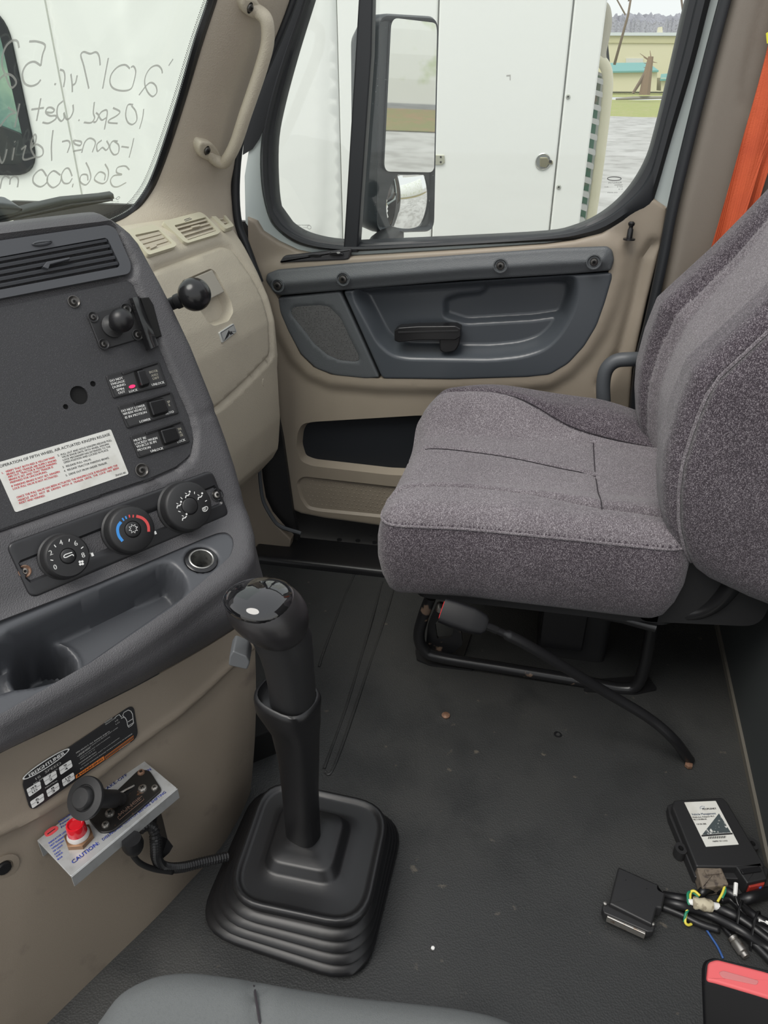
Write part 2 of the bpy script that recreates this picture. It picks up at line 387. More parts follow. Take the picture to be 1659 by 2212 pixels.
# ================================================================== SETTING: floor, rear wall
FZ = Fr((0, 0, 0), (1, 0, 0), U=(0, 1, 0))
gro = [crv([FZ.p(x, y) for x, y in g], 6) for g in ([(765, 1242), (740, 1300), (700, 1405), (689, 1440)], [(826, 1256), (800, 1350), (750, 1520), (700, 1660)], [(855, 1256), (830, 1340), (780, 1490), (722, 1655), (700, 1668)])]
def hfloor(X):
    h = np.zeros(len(X))
    for g in gro: d = dline(X, g); h -= .003*np.exp(-(d/.003)**2)
    for g in ((755, 1640, 705, 1462),): pass
    h += .004*np.exp(-(dline(X, [FZ.p(963, 1545), FZ.p(963.1, 1545)])/.012)**2)-.004*np.exp(-(dline(X, [FZ.p(1205, 1588), FZ.p(1205.1, 1588)])/.010)**2)
    n = np.array([sin(13*a)*cos(11*b+1)+.6*sin(23*a+2)*cos(19*b) for a, b in X]); return h+.0012*n
fl = [(-.1, .75), (-.1, -.62), (1.80, -.62), (1.80, 1.25), (.3, 1.25)]
mk('floor', relief(FZ, fl, hfloor, .0125, skirt=[(0, -.03)]), M_floor, kind='structure')
flo = bpy.data.objects['floor']
for g_ in gro: mk('floor_rib', tube([V((p.x, p.y, -.0008)) for p in g_], .0034, 8, flat=1.0), M_floor, flo)
c = PZ(963, 1545, .004)
mk('rusty_bolt', lathe(c, (0, 0, 1), [(.009, -.002), (.0095, .001), (.006, .003), (.0001, .0035)], 10), M_rust, flo, label='rusty bolt head')
c = PZ(1205, 1588, -.003)
mk('floor_plug', lathe(c, (0, 0, 1), [(.010, 0), (.009, .0025), (.005, .003), (.004, .0005), (.0001, .0005)], 12), M_rub, flo)
Wl = [(.94, -.518), (1.226, -.516), (1.80, -.556)]
R_ = V((-1, .0, 0))
FW = Fr((1.0, -.515, 0), (-.99, -.07, 0), U=(0, 0, 1)); FW = Fr((1.0, -.515, 0), (-1, .055, 0), U=(0, 0, 1))
mk('wall_rear', slab(FW, [(.5, 0), (-.82, 0), (-.82, .50), (.5, .50)], -.03, 0), mat('slate_carpet_wall', (.040, .046, .047), .8, bump=('n', 500, .4)), kind='structure', smooth=False)
wr = bpy.data.objects['wall_rear']
mk('trim_strip', slab(FW, [(.5, .0), (-.70, .0), (-.70, .016), (.5, .016)], 0, .006), mat('taupe_edge_strip', (.13, .12, .10), .6), wr, smooth=False)
mk('bunk_top', slab(FW, [(.5, .40), (-.82, .40), (-.82, .50), (.5, .50)], -.55, -.03), MT['slate_carpet_wall'], wr, smooth=False)
mk('sleeper_panel', slab(FW, [(.5, .40), (-.82, .40), (-.82, 1.75), (.5, 1.75)], -.58, -.55), mat('grey_headliner', (.075, .07, .065), .8, bump=('n', 400, .3)), wr, smooth=False)

# ================================================================== DOOR
FDo = Fr((1.79, 0, 0), (0, -1, 0), U=(0, 0, 1))
door = thing('door_1', (1.79, .2, 0.02), 'beige and grey truck door with a dark pull recess and window', 'door', kind='structure')
win = crv([(598, 450), (591, 380), (592, 300), (606, 225), (631, 130), (658, 40), (700, -90), (760, -240), (1560, -260), (1508, -90), (1484, 0), (1462, 95), (1440, 190), (1418, 280), (1400, 340), (1372, 392), (1335, 436), (1290, 470), (1240, 492), (1180, 504), (1000, 514), (800, 523), (760, 524), (700, 518), (650, 503), (616, 478)], 4, True)
seal_o = crv([(582, 470), (566, 400), (565, 310), (582, 220), (612, 120), (648, 20), (690, -110), (750, -275), (1600, -290), (1560, -90), (1534, 0), (1498, 140), (1450, 300), (1412, 430), (1396, 452), (1372, 462), (1300, 503), (1240, 516), (1180, 521), (1000, 530), (800, 541), (760, 542), (690, 538), (640, 525), (604, 500)], 4, True)
w2 = FDo.ps(win, -.01); s2 = FDo.ps(seal_o, 0)
fo = FDo.ps([(560, 520), (532, 480), (530, 380), (548, 270), (590, 120), (640, -60), (690, -320), (1650, -320), (1575, -60), (1556, 0), (1512, 180), (1470, 340), (1443, 450), (1392, 470), (1300, 560), (700, 560)], -.02)
mk('door_frame', slab(FDo, fo, -.07, -.015, holes=[FDo.ps(seal_o, -.02)]), M_white2, door, label='pale painted window frame of the door')
mk('frame_tape', slab(FDo, FDo.ps([(700, -320), (632, -60), (582, 110), (545, 225), (527, 300), (524, 335), (545, 322), (560, 300), (590, 230), (622, 130), (664, 20), (704, -90), (790, -320)], -.012), -.014, -.012), M_seal, door, smooth=False)
mk('door_jamb', slab(FDo, FDo.ps([(1345, 440), (1462, 440), (1430, 600), (1395, 780), (1380, 1150), (1335, 1150)], -.06), -.075, -.06), M_seal, door, smooth=False)
# seal as a ring bulging inwards
def ring(A, B, rows):
    L = []
    for t, n in rows: L.append([FDo.W(*(V(a).lerp(V(b), t)), n) for a, b in zip(A, B)])
    return stack(L, False, False)
mk('window_seal', ring(s2, w2, [(-.02, -.06), (0, -.002), (.25, .006), (.55, .004), (.62, -.004), (.9, -.008), (1, -.018), (1, -.05)]), M_seal, door)
mk('pane', slab(FDo, off(w2, -.006), -.036, -.032), glass('side_window_glass', a=.04), door)
# divider bar
dv = FDo.ps([(773, -260), (808, -260), (806, 0), (803, 120), (790, 300), (773, 545), (742, 545), (757, 300), (768, 120), (775, 0)], .0)
mk('window_divider', slab(FDo, dv, -.03, .004, .004), M_seal, door)
# beige panel with relief
pan = FDo.ps([(533, 470), (553, 478), (566, 500), (600, 522), (640, 541), (690, 552), (760, 553), (800, 551), (1000, 539), (1180, 527), (1240, 519), (1300, 503), (1345, 474), (1370, 440), (1378, 432), (1405, 429), (1415, 431), (1441, 449), (1434, 500), (1418, 570), (1398, 650), (1378, 740), (1366, 800), (1360, 880), (1355, 1000), (1345, 1140), (1100, 1150), (830, 1138), (700, 1120), (650, 1110), (622, 1098), (612, 1060), (605, 1000), (601, 900), (592, 760), (560, 600), (535, 540)])
arm_o = FDo.ps([(566, 600), (572, 590), (600, 578), (760, 563), (1000, 545), (1200, 531), (1312, 528), (1330, 538), (1334, 566), (1330, 600), (1312, 660), (1290, 712), (1262, 756), (1225, 795), (1185, 820), (1140, 826), (980, 831), (820, 829), (715, 820), (672, 802), (640, 770), (612, 715), (595, 655), (575, 620)])
mp_o = FDo.ps([(646, 935), (655, 918), (680, 914), (895, 901), (1000, 898), (1000, 1030), (840, 1023), (675, 1004), (652, 995), (643, 965)]); mp_o = rc(mp_o, .012)
lp_o = rc(FDo.ps([(642, 1042), (655, 1031), (840, 1052), (1000, 1065), (1000, 1150), (840, 1118), (690, 1103), (665, 1098), (650, 1075)]), .012)
ledge = FDo.ps([(1050, 545), (1040, 533), (830, 540), (810, 553), (775, 560), (1000, 560)])
riser = FDo.ps([(1300, 830), (1340, 760), (1370, 650), (1390, 560), (1410, 530)])
def hdoor(X):
    h = .035*sst((sdp(X, off(arm_o, -.022)))/.022)*0
    h = h+.012*sst(1-np.clip(-sdp(X, arm_o)/.035, 0, 1))
    h -= .028*sst((sdp(X, mp_o)+.004)/.010)+.010*np.exp(-(dline(X, mp_o, True)/.02)**2)*0
    h -= .008*sst((sdp(X, lp_o)+.003)/.006)
    d = dline(X, riser); h -= .012*np.exp(-(d/.012)**2)
    h -= .016*sst(np.clip((-.265-(-X[:, 0]))/.05*1.0, 0, 1))*0
    b = sdp(X, pan_np); return h+roll(b, .007)
pan_np = pan
mk('door_panel', relief(FDo, pan, hdoor, .0085, skirt=[(0, -.05)], hskirt=[(0, -.095)], holes=[off(arm_o, .018)], rings=(.0015, .004, .008), lines=[arm_o, off(mp_o, .006), off(mp_o, -.004), off(lp_o, .003), off(lp_o, -.003)]), M_beige2, door, label='beige moulded door panel')
mk('gap_shadow_backing', slab(FDo, off(arm_o, .004), -.085, -.075), M_hole, bpy.data.objects['door_1'])  # added black sheet standing in for the shade in gaps around the trims
mk('map_pocket', slab(FDo, off(mp_o, .006), -.0275, -.0265), M_pocket, door, label='dark navy map pocket lining')
# raised studs on the kick panel
st = []
for j in range(9):
    for i in range(30):
        x = 655+i*10.0+(j % 2)*5; y = 1037+j*8.2+(x-655)*.115
        u, v = FDo.p(x, y, -.006)
        if inpoly(np.array([[u, v]]), off(lp_o, .010))[0] and x < 850: st.append(lathe(FDo.W(u, v, -.0085), FDo.N, [(.0022, 0), (.002, .0012), (.0008, .0018)], 6))
mk('kick_studs', join(*st), M_beige2, door, kind='stuff')
# grey armrest strip and lower trims
strip = rc(FDo.ps([(573, 606), (576, 592), (600, 583), (760, 569), (1000, 551), (1200, 537), (1312, 533), (1323, 541), (1327, 562), (1320, 585), (1238, 592), (1000, 606), (760, 626), (602, 639), (592, 634)], .02), .006)
def hstrip(X): return .022+.012*sst(np.clip(sdp(X, strip)/.035, 0, 1))+roll(sdp(X, strip), .006)
mk('armrest_strip', relief(FDo, strip, hstrip, .0045, skirt=[(0, -.03)], rings=(.001, .003, .006)), M_slate, door, label='long slate armrest strip with fine grain')
for x, y in ((600, 617), (741, 603), (1081, 574), (1283, 566)):
    c = FDo.p(x, y, .034)
    mk('screw_cup', lathe(FDo.W(*c, .031), FDo.N, [(.0165, 0), (.0165, .004), (.0145, .0045), (.012, .0008), (.0001, .0006)], 24), M_slate, door)
    screw(door, FDo, x, y, 9, .0315, M_dscr)
spo = rc(FDo.ps([(600, 643), (735, 629), (820, 816), (790, 818), (722, 811), (682, 796), (650, 766), (622, 715), (605, 675)], .012), .008)
gr = rc(FDo.ps([(627, 670), (636, 661), (690, 657), (712, 661), (737, 686), (757, 728), (777, 768), (777, 779), (768, 782), (735, 779), (708, 768), (678, 743), (650, 706), (630, 682)], .012), .006)
def hspk(X): s = sdp(X, spo); g = sdp(X, gr); return .014+roll(s, .005)-.003*sst((g+.002)/.003)
mk('speaker_panel', relief(FDo, spo, hspk, .007, skirt=[(0, -.02)], rings=(.001, .003, .006), lines=[off(gr, -.002), off(gr, .002)]), M_slate, door)
spk = bpy.data.objects['speaker_panel']
m = mat('speaker_mesh', (.050, .050, .052), .5)
t_ = m.node_tree; vo = t_.nodes.new('ShaderNodeTexVoronoi'); vo.inputs['Scale'].default_value = 260; vo.inputs['Randomness'].default_value = .15; tcn = t_.nodes.new('ShaderNodeTexCoord'); t_.links.new(tcn.outputs['Object'], vo.inputs['Vector'])
mr = t_.nodes.new('ShaderNodeValToRGB'); mr.color_ramp.elements[0].position = .32; mr.color_ramp.elements[0].color = (.004, .004, .004, 1); mr.color_ramp.elements[1].position = .42; mr.color_ramp.elements[1].color = (.10, .10, .10, 1)
t_.links.new(vo.outputs['Distance'], mr.inputs[0]); t_.links.new(mr.outputs[0], t_.nodes['Principled BSDF'].inputs['Base Color'])
mk('speaker_grille', slab(FDo, off(gr, .002), .010, .0125), m, spk, label='perforated metal speaker grille')
pul = rc(FDo.ps([(741, 628), (1322, 588), (1323, 600), (1308, 652), (1290, 703), (1263, 748), (1228, 786), (1188, 810), (1140, 815), (980, 820), (826, 818)], .012), .010)
cav = rc(FDo.ps([(762, 622), (1245, 592), (1248, 640), (1236, 680), (1212, 722), (1180, 754), (1130, 771), (1060, 778), (880, 775), (846, 768), (816, 742), (790, 692), (766, 648)], .012), .03)
grip = rc(FDo.ps([(958, 650), (985, 640), (1040, 634), (1050, 618), (1200, 606), (1236, 612), (1232, 650), (1220, 684), (1150, 694), (1005, 702), (958, 688)], -.02), .012)
low = FDo.ps([(880, 775), (1005, 702), (1150, 694), (1225, 684), (1240, 640), (1180, 770), (1000, 790)], -.02)
def hpul(X):
    s = sdp(X, cav); g = sdp(X, grip)
    h = .014-.048*sst((s+.004)/.032)-.018*sst((g+.006)/.018)
    h += .014*np.exp(-((-X[:, 0]-(-.02))/.25)**2)*0
    return h+roll(sdp(X, pul), .005)
mk('pull_panel', relief(FDo, pul, hpul, .0038, skirt=[(0, -.02)], rings=(.001, .003, .006), lines=()), M_cup, door, label='satin slate panel with scooped pull recess')
# door latch handle
hn = rc(FDo.ps([(853, 712), (862, 706), (905, 703), (985, 702), (996, 708), (996, 726), (984, 733), (905, 733), (862, 738), (853, 734)], .01), .003)
mk('door_handle', slab(FDo, hn, -.014, .018, .0025), M_blk, door, label='black inside door handle lever')
dh = bpy.data.objects['door_handle']
mk('handle_pivot', slab(FDo, rc(FDo.ps([(950, 728), (996, 716), (994, 740), (985, 756), (965, 760), (951, 756)], .0), .008), -.03, .012, .003), M_blk, dh)
mk('handle_ridge', slab(FDo, FDo.ps([(860, 716), (990, 713), (990, 716), (860, 720)], .018), .016, .0195, .0005), M_blm, dh)
# switch plate on the sill
swp = rc(FDo.ps([(603, 568), (613, 553), (700, 544), (760, 537), (754, 560), (745, 562)], .012), .006)
mk('mirror_switch_plate', slab(FDo, swp, 0, .014, .004), M_panel, door)
sw_ = bpy.data.objects['mirror_switch_plate']
mk('switch_well', slab(FDo, ell(FDo.p(680, 553, .014), .017, .0035, 20), .010, .0145), M_hole, sw_)
mk('rocker_switch', slab(FDo, ell(FDo.p(727, 548, .014), .018, .005, 20), .010, .019, .002), M_blk, sw_, label='glossy oval rocker switch')
mk('switch_mark', slab(FDo, ell(FDo.p(731, 546, .019), .0045, .0022, 12), .0185, .0195), M_drylab, sw_)
# lock pin
q = FDo.at(1358, 514, .004)
mk('lock_pin', lathe(q+V((-.012, 0, 0)), (0, 0, 1), [(.013, -.002), (.013, .001), (.0065, .002), (.006, .020), (.0045, .022), (.0045, .026), (.007, .029), (.0072, .033), (.004, .036), (.0001, .036)], 20), M_blk, door)
# etched glass marks
FG_ = Fr((1.79, 0, 0), (0, -1, 0), U=(0, 0, 1)); gm = mat('etched_glass_mark', (.10, .10, .10), .6)
L = [txt(FG_, 'WINDOW SAFETY', (637, 488), (669, 488), 3, -.03, True), txt(FG_, 'DOT 22 M3T3', (637, 493), (663, 493), 2.5, -.03, True), txt(FG_, 'AS2 GLASS', (638, 498), (660, 498), 2.5, -.03, True), txt(FG_, 'M 5012', (642, 509), (666, 509), 2.5, -.03, True)]
def oval(fr, x, y, rx, ry, w, n): c = fr.p(x, y, n); a = abs(fr.p(x+rx, y, n)[0]-c[0]); b = abs(fr.p(x, y+ry, n)[1]-c[1]); return ribbon(fr, [V((c[0]+a*cos(t*pi/12), c[1]+b*sin(t*pi/12))) for t in range(25)], w, n)
L += [oval(FG_, 654, 502, 9, 2.6, .0008, -.03), oval(FG_, 668, 491, 4, 4, .0008, -.03)]
mk('glass_mark', join(*L), gm, door, smooth=False)
L = [oval(FG_, 1327, 386, 15, 4, .0016, -.03), txt(FG_, 'PILKINGTON', (1314, 396.5), (1342, 396.5), 4, -.03, True), txt(FG_, 'TEMPERED', (1327, 401), (1345, 401), 2.6, -.03, True), txt(FG_, 'DOT 15', (1333, 405), (1345, 405), 2.6, -.03, True), txt(FG_, 'AS-2', (1306, 405), (1314, 405), 2.6, -.03, True), txt(FG_, 'M1 50', (1336, 410), (1345, 410), 2.6, -.03, True), txt(FG_, '43R-00084', (1312, 417), (1334, 417), 2.2, -.03, True)]
mk('glass_mark', join(*L), gm, door, smooth=False)

# ================================================================== door opening: seals, B pillar, sill, A pillar
FB = Fr((1.755, 0, 0), (0, -1, 0), U=(0, 0, 1))
def line3(fr, P, n=0, k=6): return [fr.W(p.x, p.y, n) for p in [V(fr.p(*q, n)).to_3d() for q in crv([(a, b) for a, b in P], k)]]
def crvpx(fr, P, n=0, k=6): return [fr.at(p[0], p[1], n) for p in crv(P, k)]
mk('trim_1', tube(crvpx(FB, [(1600, -120), (1566, 0), (1512, 205), (1455, 440), (1432, 560), (1404, 690), (1384, 770), (1372, 860), (1364, 980)]), .0125, 10, flat=.8), M_seal, kind='structure')
mk('trim_2', tube(crvpx(FB, [(655, -80), (628, 10), (583, 120), (540, 215), (517, 300), (508, 400), (513, 480), (530, 528), (560, 610)]), .012, 10, flat=.9), M_seal, kind='structure')
bp = FB.ps([(1640, -200), (1572, 0), (1520, 205), (1464, 440), (1442, 560), (1414, 690), (1394, 770), (1382, 860), (1372, 1000), (1362, 1400), (1800, 1400), (1900, -200)])
rcs = rc(FB.ps([(1660, -60), (1636, 30), (1612, 130), (1600, 200), (1604, 232), (1622, 248), (1700, 260), (1800, -60)]), .012)
def hbp(X): s = sdp(X, bp); return roll(s, .03)-.004*sst((sdp(X, rcs))/.006)-.003*np.exp(-(dline(X, rcs, True)/.003)**2)
mk('trim_3', relief(FB, bp, hbp, .010, skirt=[(0, -.04)], rings=(.004, .012, .022)), mat('taupe_pillar_trim', (.20, .175, .145), .5, bump=('n', 700, .25)), kind='structure')
FBx = Fr((1.84, 0, 0), (0, -1, 0), U=(0, 0, 1))
mk('wall_side', slab(FBx, [(-1.25, -.05), (.62, -.05), (.62, .80), (.30, .80), (.30, .45), (-.60, .45), (-.60, .9), (-1.25, .9)], -.02, 0), M_blm, kind='structure', smooth=False)
# orange shoulder belt
FBt = Fr((1.725, 0, 0), (0, -1, 0), U=(0, 0, 1))
bl = [FBt.ps([(1712, -160), (1659, 105), (1600, 318), (1534, 540), (1500, 640)]), FBt.ps([(1760, -60), (1704, 230), (1659, 372), (1628, 469), (1570, 620)])]
bl = [crv(l, 6) for l in bl]; L = []
for a, b in zip(*bl):
    row = [a.lerp(b, t/10) for t in range(11)]
    L.append([FBt.W(p.x, p.y, .004*sin(t*.95+p.y*9)+(.006 if 7 <= t <= 8 else 0)-.004*(t == 8)) for t, p in enumerate(row)]+[FBt.W(p.x, p.y, -.003+.004*sin((10-t)*.95+p.y*9)) for t, p in enumerate(reversed(row))])
mk('seat_belt', stack(L), M_belt, label='orange shoulder belt webbing hanging down the pillar behind the passenger seat', cat='seat belt', sharp=60)
mk('belt_tag', slab(FBt, FBt.ps([(1655, 72), (1675, 60), (1680, 90), (1657, 94)], .012), .009, .0105), mat('yellow_tag', (.75, .70, .05), .5), bpy.data.objects['seat_belt'])
# sill step with oval treads
sil = relief(FZ, rc([(1.665, .72), (1.665, -.5), (1.80, -.5), (1.80, .72)], .01), lambda X: .022+roll(sdp(X, [(1.665, .72), (1.665, -.5), (1.80, -.5), (1.80, .72)]), .012), .012, skirt=[(0, -.03)], rings=(.003, .007, .012))
mk('trim_4', sil, M_rub, kind='structure')
si = bpy.data.objects['trim_4']
for x, y in ((773, 1168), (778, 1150), (733, 1166), (809, 1172), (790, 1137), (745, 1148), (762, 1135), (803, 1155)):
    q = PZ(x, y, .022); mk('tread_stud', lathe(q, (0, 0, 1), [(.008, -.001), (.0075, .0015), (.004, .0018), (.0001, .0018)], 10), M_rub, si)
# A pillar trim: sheet between windshield edge and door opening
Wsn = V((0, -.88, .475))
FWs = Fr((1.55, .85, .94), (cos(radians(8)), -sin(radians(8)), 0), U=(0, -.49, .87))
A1 = [FWs.at(*p) for p in [(492, -110), (474, -50), (455, 0), (425, 95), (392, 205), (362, 300), (338, 365), (318, 410), (290, 448), (262, 468), (236, 480), (180, 500)]]
A2 = [FB.at(*p, 0) for p in [(658, -110), (640, -50), (624, 10), (585, 110), (543, 205), (518, 300), (507, 365), (502, 400), (505, 440), (510, 480), (522, 520), (540, 570)]]
A1 = crv(A1, 4); A2 = crv(A2, 4); L = []
for a, b in zip(A1, A2):
    row = []
    for t in range(15):
        s = t/14; p = a.lerp(b, s); nr = V((-.75, -.62, .15)).normalized(); row.append(p+nr*(.035*sin(pi*s)**.8-.010*(s == 0)-.01*(s == 1)))
    L.append(row)
v, f = stack(L, False, False, closed=False)
mk('trim_5', (v, f), mat('beige_pillar_vinyl', (.46, .40, .325), .55, bump=('v', 380, .4), spk=[(5, (.42, .365, .295), .45, .8)]), kind='structure', sharp=None)
bpy.data.objects['trim_5'].modifiers.new('s', 'SOLIDIFY').thickness = .004
# pillar sheet frame for the grab handle
P0 = V(A1[16]).lerp(V(A2[16]), .5); Rr = (V(A2[16])-V(A1[16])).normalized(); Uu = (V(A1[4])-V(A1[24])).normalized()
FPi = Fr(P0+V((-.75, -.62, .15)).normalized()*.033, Rr, U=Uu)
bvp = None
from mathutils.bvhtree import BVHTree
bvp = BVHTree.FromPolygons(v, f)
h1 = bvp.ray_cast(CAM, ray(540, 17))[0]; h2 = bvp.ray_cast(CAM, ray(447, 325))[0]; o1 = (h1-FPi.O).dot(FPi.N); o2 = (h2-FPi.O).dot(FPi.N)
print('pillar offs', o1, o2)
gh = thing('grab_handle', FPi.at(455, 330), 'beige grab handle bolted to the windshield pillar', 'handle')
def hpts(P, k=7): return [FPi.at(p[0], p[1], p[2]+o1+(o2-o1)*(p[1]-17)/308) for p in crv([V(q) for q in P], k)]
H = hpts([(537, 12, .004), (556, 24, .012), (575, 44, .030), (578, 90, .040), (566, 140, .042), (548, 195, .042), (529, 250, .042), (511, 305, .040), (495, 338, .034), (482, 352, .022), (462, 343, .010), (446, 328, .004)])
n_ = len(H); rr = [.011+.0035*min(1, min(i, n_-1-i)/9) for i in range(n_)]
mk('grip', tube(H, rr, 16, fdir=FPi.R, flat=.85), M_beige, gh)
for nm, cx, cy, P in (('a', 540, 17, [(520, 8), (524, -8), (550, -6), (562, 10), (560, 38), (545, 40), (524, 26)]), ('b', 447, 325, [(427, 318), (432, 304), (455, 306), (470, 322), (480, 345), (460, 352), (430, 338)])):
    FH = Fr(h1 if nm == 'a' else h2, FPi.R, N=FPi.N)
    mt = mk('mounting_foot', slab(FH, rc(FH.ps(P, .010), .01), -.014, .014, .005), M_beige, gh)
    c = FH.p(cx, cy, .014)
    mk('screw_well', slab(FH, ell(c, .0065, .010, 20), .011, .0145), M_hole, mt); screw(gh, FH, cx, cy, 6, .0145, M_dscr)
# ================================================================== WINDSHIELD
ws = FWs.ps([(-200, 560), (-200, -260), (530, -260), (478, -110), (458, 0), (425, 95), (392, 205), (362, 300), (338, 365), (318, 410), (290, 448), (262, 468), (210, 490), (150, 510), (60, 530)])
wsc = off(ws, -.02)
mk('window_1', slab(FWs, wsc, -.006, 0), glass('windshield_glass', (.95, .98, .96), .04), kind='structure', smooth=False)
wso = bpy.data.objects['window_1']
mk('window_seal', tube(crvpx(FWs, [(492, -130), (462, -10), (428, 92), (396, 203), (366, 298), (343, 365), (322, 412), (293, 452), (266, 472), (232, 488), (180, 508), (100, 525)], .004, 6), .013, 8, flat=.6, fdir=FWs.R), M_blk, wso)
# dotted frit band
dots = []
edge = crv([V(FWs.p(*p)) for p in [(470, -70), (442, 0), (410, 95), (378, 203), (348, 296), (325, 360), (304, 404), (276, 440), (250, 458), (200, 476), (140, 492), (60, 505), (-60, 515)]], 16)
acc = 0; last = edge[0]; pts = [edge[0]]
for p in edge[1:]:
    while (p-last).length > .0042: last = last+(p-last).normalized()*.0042; pts.append(last)
for i, p in enumerate(pts[1:-1], 1):
    t = (pts[i+1]-pts[i-1]).normalized(); q = V((t.y, -t.x))
    for j in range(-1, 7):
        c = p+q*(-.0035*j)*-1*-1+t*(.0021*(j % 2)); r = .0013*(1-j*.085)
        dots.append(([FWs.W(c.x+r*cos(k*pi/3), c.y+r*sin(k*pi/3), .0008) for k in range(6)], [tuple(range(6))]))
mk('frit_dots', join(*dots[:1]) if 0 else (lambda D: ([p for d in D for p in d[0]], [tuple(i*6+k for k in range(6)) for i in range(len(D))]))(dots), mat('frit_enamel', (.05, .05, .05), .6), wso, kind='stuff', smooth=False)
S1 = ["1632,295 1590,358", "1532,430 1520,385 1480,355 1420,380 1375,450 1365,530 1395,610 1440,648 1478,610 1470,550 1430,518 1385,540 1310,636", "1225,385 1180,350 1110,370 1050,440 1038,520 1075,575 1160,595 1235,575 1265,500 1280,410 1260,365 1235,372", "1022,285 1000,400 968,575", "945,355 935,270 905,230 850,245 790,228 762,262 790,360 838,575", "728,448 712,520 680,545", "668,435 680,530 682,608", "600,560 612,470 600,410 565,395", "512,530 528,534", "275,130 350,130 425,165 400,260 385,360", "385,358 320,320 250,350 212,430 230,520 290,550 350,530 385,490", "180,190 165,130 120,120 60,170 25,260 20,360 45,430 100,560 145,540 150,500 110,450 50,440 -20,500"]
S2 = ["385,665 345,880", "295,772 415,755", "435,797 490,800 512,775 480,752 445,760 432,800 470,830 525,830 525,860 460,900 400,893", "595,690 545,740 540,830 575,880 605,850 602,800 625,860 660,850 690,790 688,725", "750,865 740,880", "890,700 880,800 892,850 860,895 790,893", "905,800 930,830 905,885 880,890", "985,960 1012,790 965,788 935,830 960,870 1000,850", "1065,755 1130,790 1100,830 1030,870 1030,895 1110,902", "1255,725 1205,730 1185,820 1205,890 1250,912 1290,870 1280,790 1240,735", "1355,765 1345,850 1315,955", "185,715 140,940", "75,750 150,800", "150,800 80,830 0,930"]
S3 = ["1262,1040 1245,1120 1218,1225", "1215,1130 1145,1120", "1110,1070 1060,1072 1035,1130 1070,1195 1115,1180 1120,1110 1080,1072", "1005,1065 1028,1115 1000,1155 965,1130 920,1165 915,1100 960,1060", "870,1175 900,1080 850,1042 800,1080 770,1180", "700,1062 765,1075 755,1110 705,1095 690,1060", "770,1150 690,1165", "585,1075 640,1065 660,1100 635,1180", "500,965 485,1110 488,1255", "310,1080 300,1130 330,1090 342,1030 325,1008 295,1080 295,1150 340,1220 400,1200 402,1140 350,1100 310,1120", "330,1220 220,1240 245,1110", "245,1112 200,1150", "135,1130 115,1250", "138,1072 142,1078", "65,1145 45,1230 20,1275 0,1240 -20,1160"]
S4 = ["1220,1340 1180,1305 1110,1318 1100,1365 1150,1385 1075,1395 1042,1440 1060,1490 1110,1500 1190,1460", "990,1285 1022,1350 1010,1440 960,1470 890,1430 935,1362 990,1382 985,1440", "810,1270 842,1340 855,1420 810,1482 755,1450 768,1390 820,1388 830,1440", "690,1470 682,1505", "680,1400 650,1330 610,1335 578,1400 600,1462 650,1465 682,1420", "570,1390 505,1350 452,1400 450,1465 500,1508 560,1470 582,1405", "440,1400 390,1338 322,1390 315,1460 380,1500 440,1460 448,1400", "165,1505 172,1430 140,1400 100,1425 92,1480", "92,1420 55,1398 20,1430 0,1520"]
M_chalk = mat('grey_paint_marker', (.72, .74, .68), .7)
t_ = M_chalk.node_tree; tr_ = t_.nodes.new('ShaderNodeBsdfTransparent'); mx_ = t_.nodes.new('ShaderNodeMixShader'); mx_.inputs[0].default_value = .74
t_.links.new(tr_.outputs[0], mx_.inputs[1]); t_.links.new(t_.nodes['Principled BSDF'].outputs[0], mx_.inputs[2]); t_.links.new(mx_.outputs[0], t_.nodes['Material Output'].inputs[0])
for S in (S1, S2, S3, S4):
    G = []
    for s in S:
        P = [tuple(map(float, q.split(','))) for q in s.split()]; P = [V(FWs.p(x/4.366, 60+y/4.366, .001)) for x, y in P]
        P = crv(P, 5) if len(P) > 2 else P; G.append(ribbon(FWs, P, .0034, .001))
    mk('handwriting', join(*G), M_chalk, wso, smooth=False, label='mirrored handwriting in pale grey marker')
L = [txt(FWs, s, (238+a, y), (238+b, y), 2.2, .001, True) for s, a, b, y in (('AS1', 4, 14, 430), ('M 10A', 2, 18, 436), ('DOT - 700', 1, 18, 440), ('JIT/NO', 3, 15, 445), ('43R 1 A', 1, 19, 449))]+[oval(FWs, 255, 428, 3.5, 2.5, .001, .001)]
mk('glass_mark', join(*L), gm, wso, smooth=False)
# wiper outside
FWo = Fr(FWs.W(0, 0, -.035), FWs.R, U=FWs.U)
wp = thing('wiper', FWo.at(40, 470), 'dark wiper blade resting outside the bottom of the windshield', 'wiper')
mk('blade', slab(FWo, FWo.ps([(-120, 506), (0, 470), (70, 448), (140, 432), (222, 424), (247, 420), (249, 430), (235, 437), (150, 447), (80, 461), (0, 478), (-120, 518)]), -.012, 0, .004), mat('weathered_grey_rubber', (.045, .05, .055), .5), wp)
mk('squeegee', slab(FWo, FWo.ps([(-120, 510), (0, 473), (150, 439), (240, 428), (240, 431), (150, 443), (0, 478), (-120, 516)], .0), 0, .006, .002), M_rub, wp)
mk('arm_cover', slab(FWo, rc(FWo.ps([(-60, 440), (0, 436), (30, 440), (48, 450), (30, 460), (-60, 476)], 0), .004), -.02, .004, .004), mat('weathered_grey_plastic', (.09, .10, .12), .5), wp)

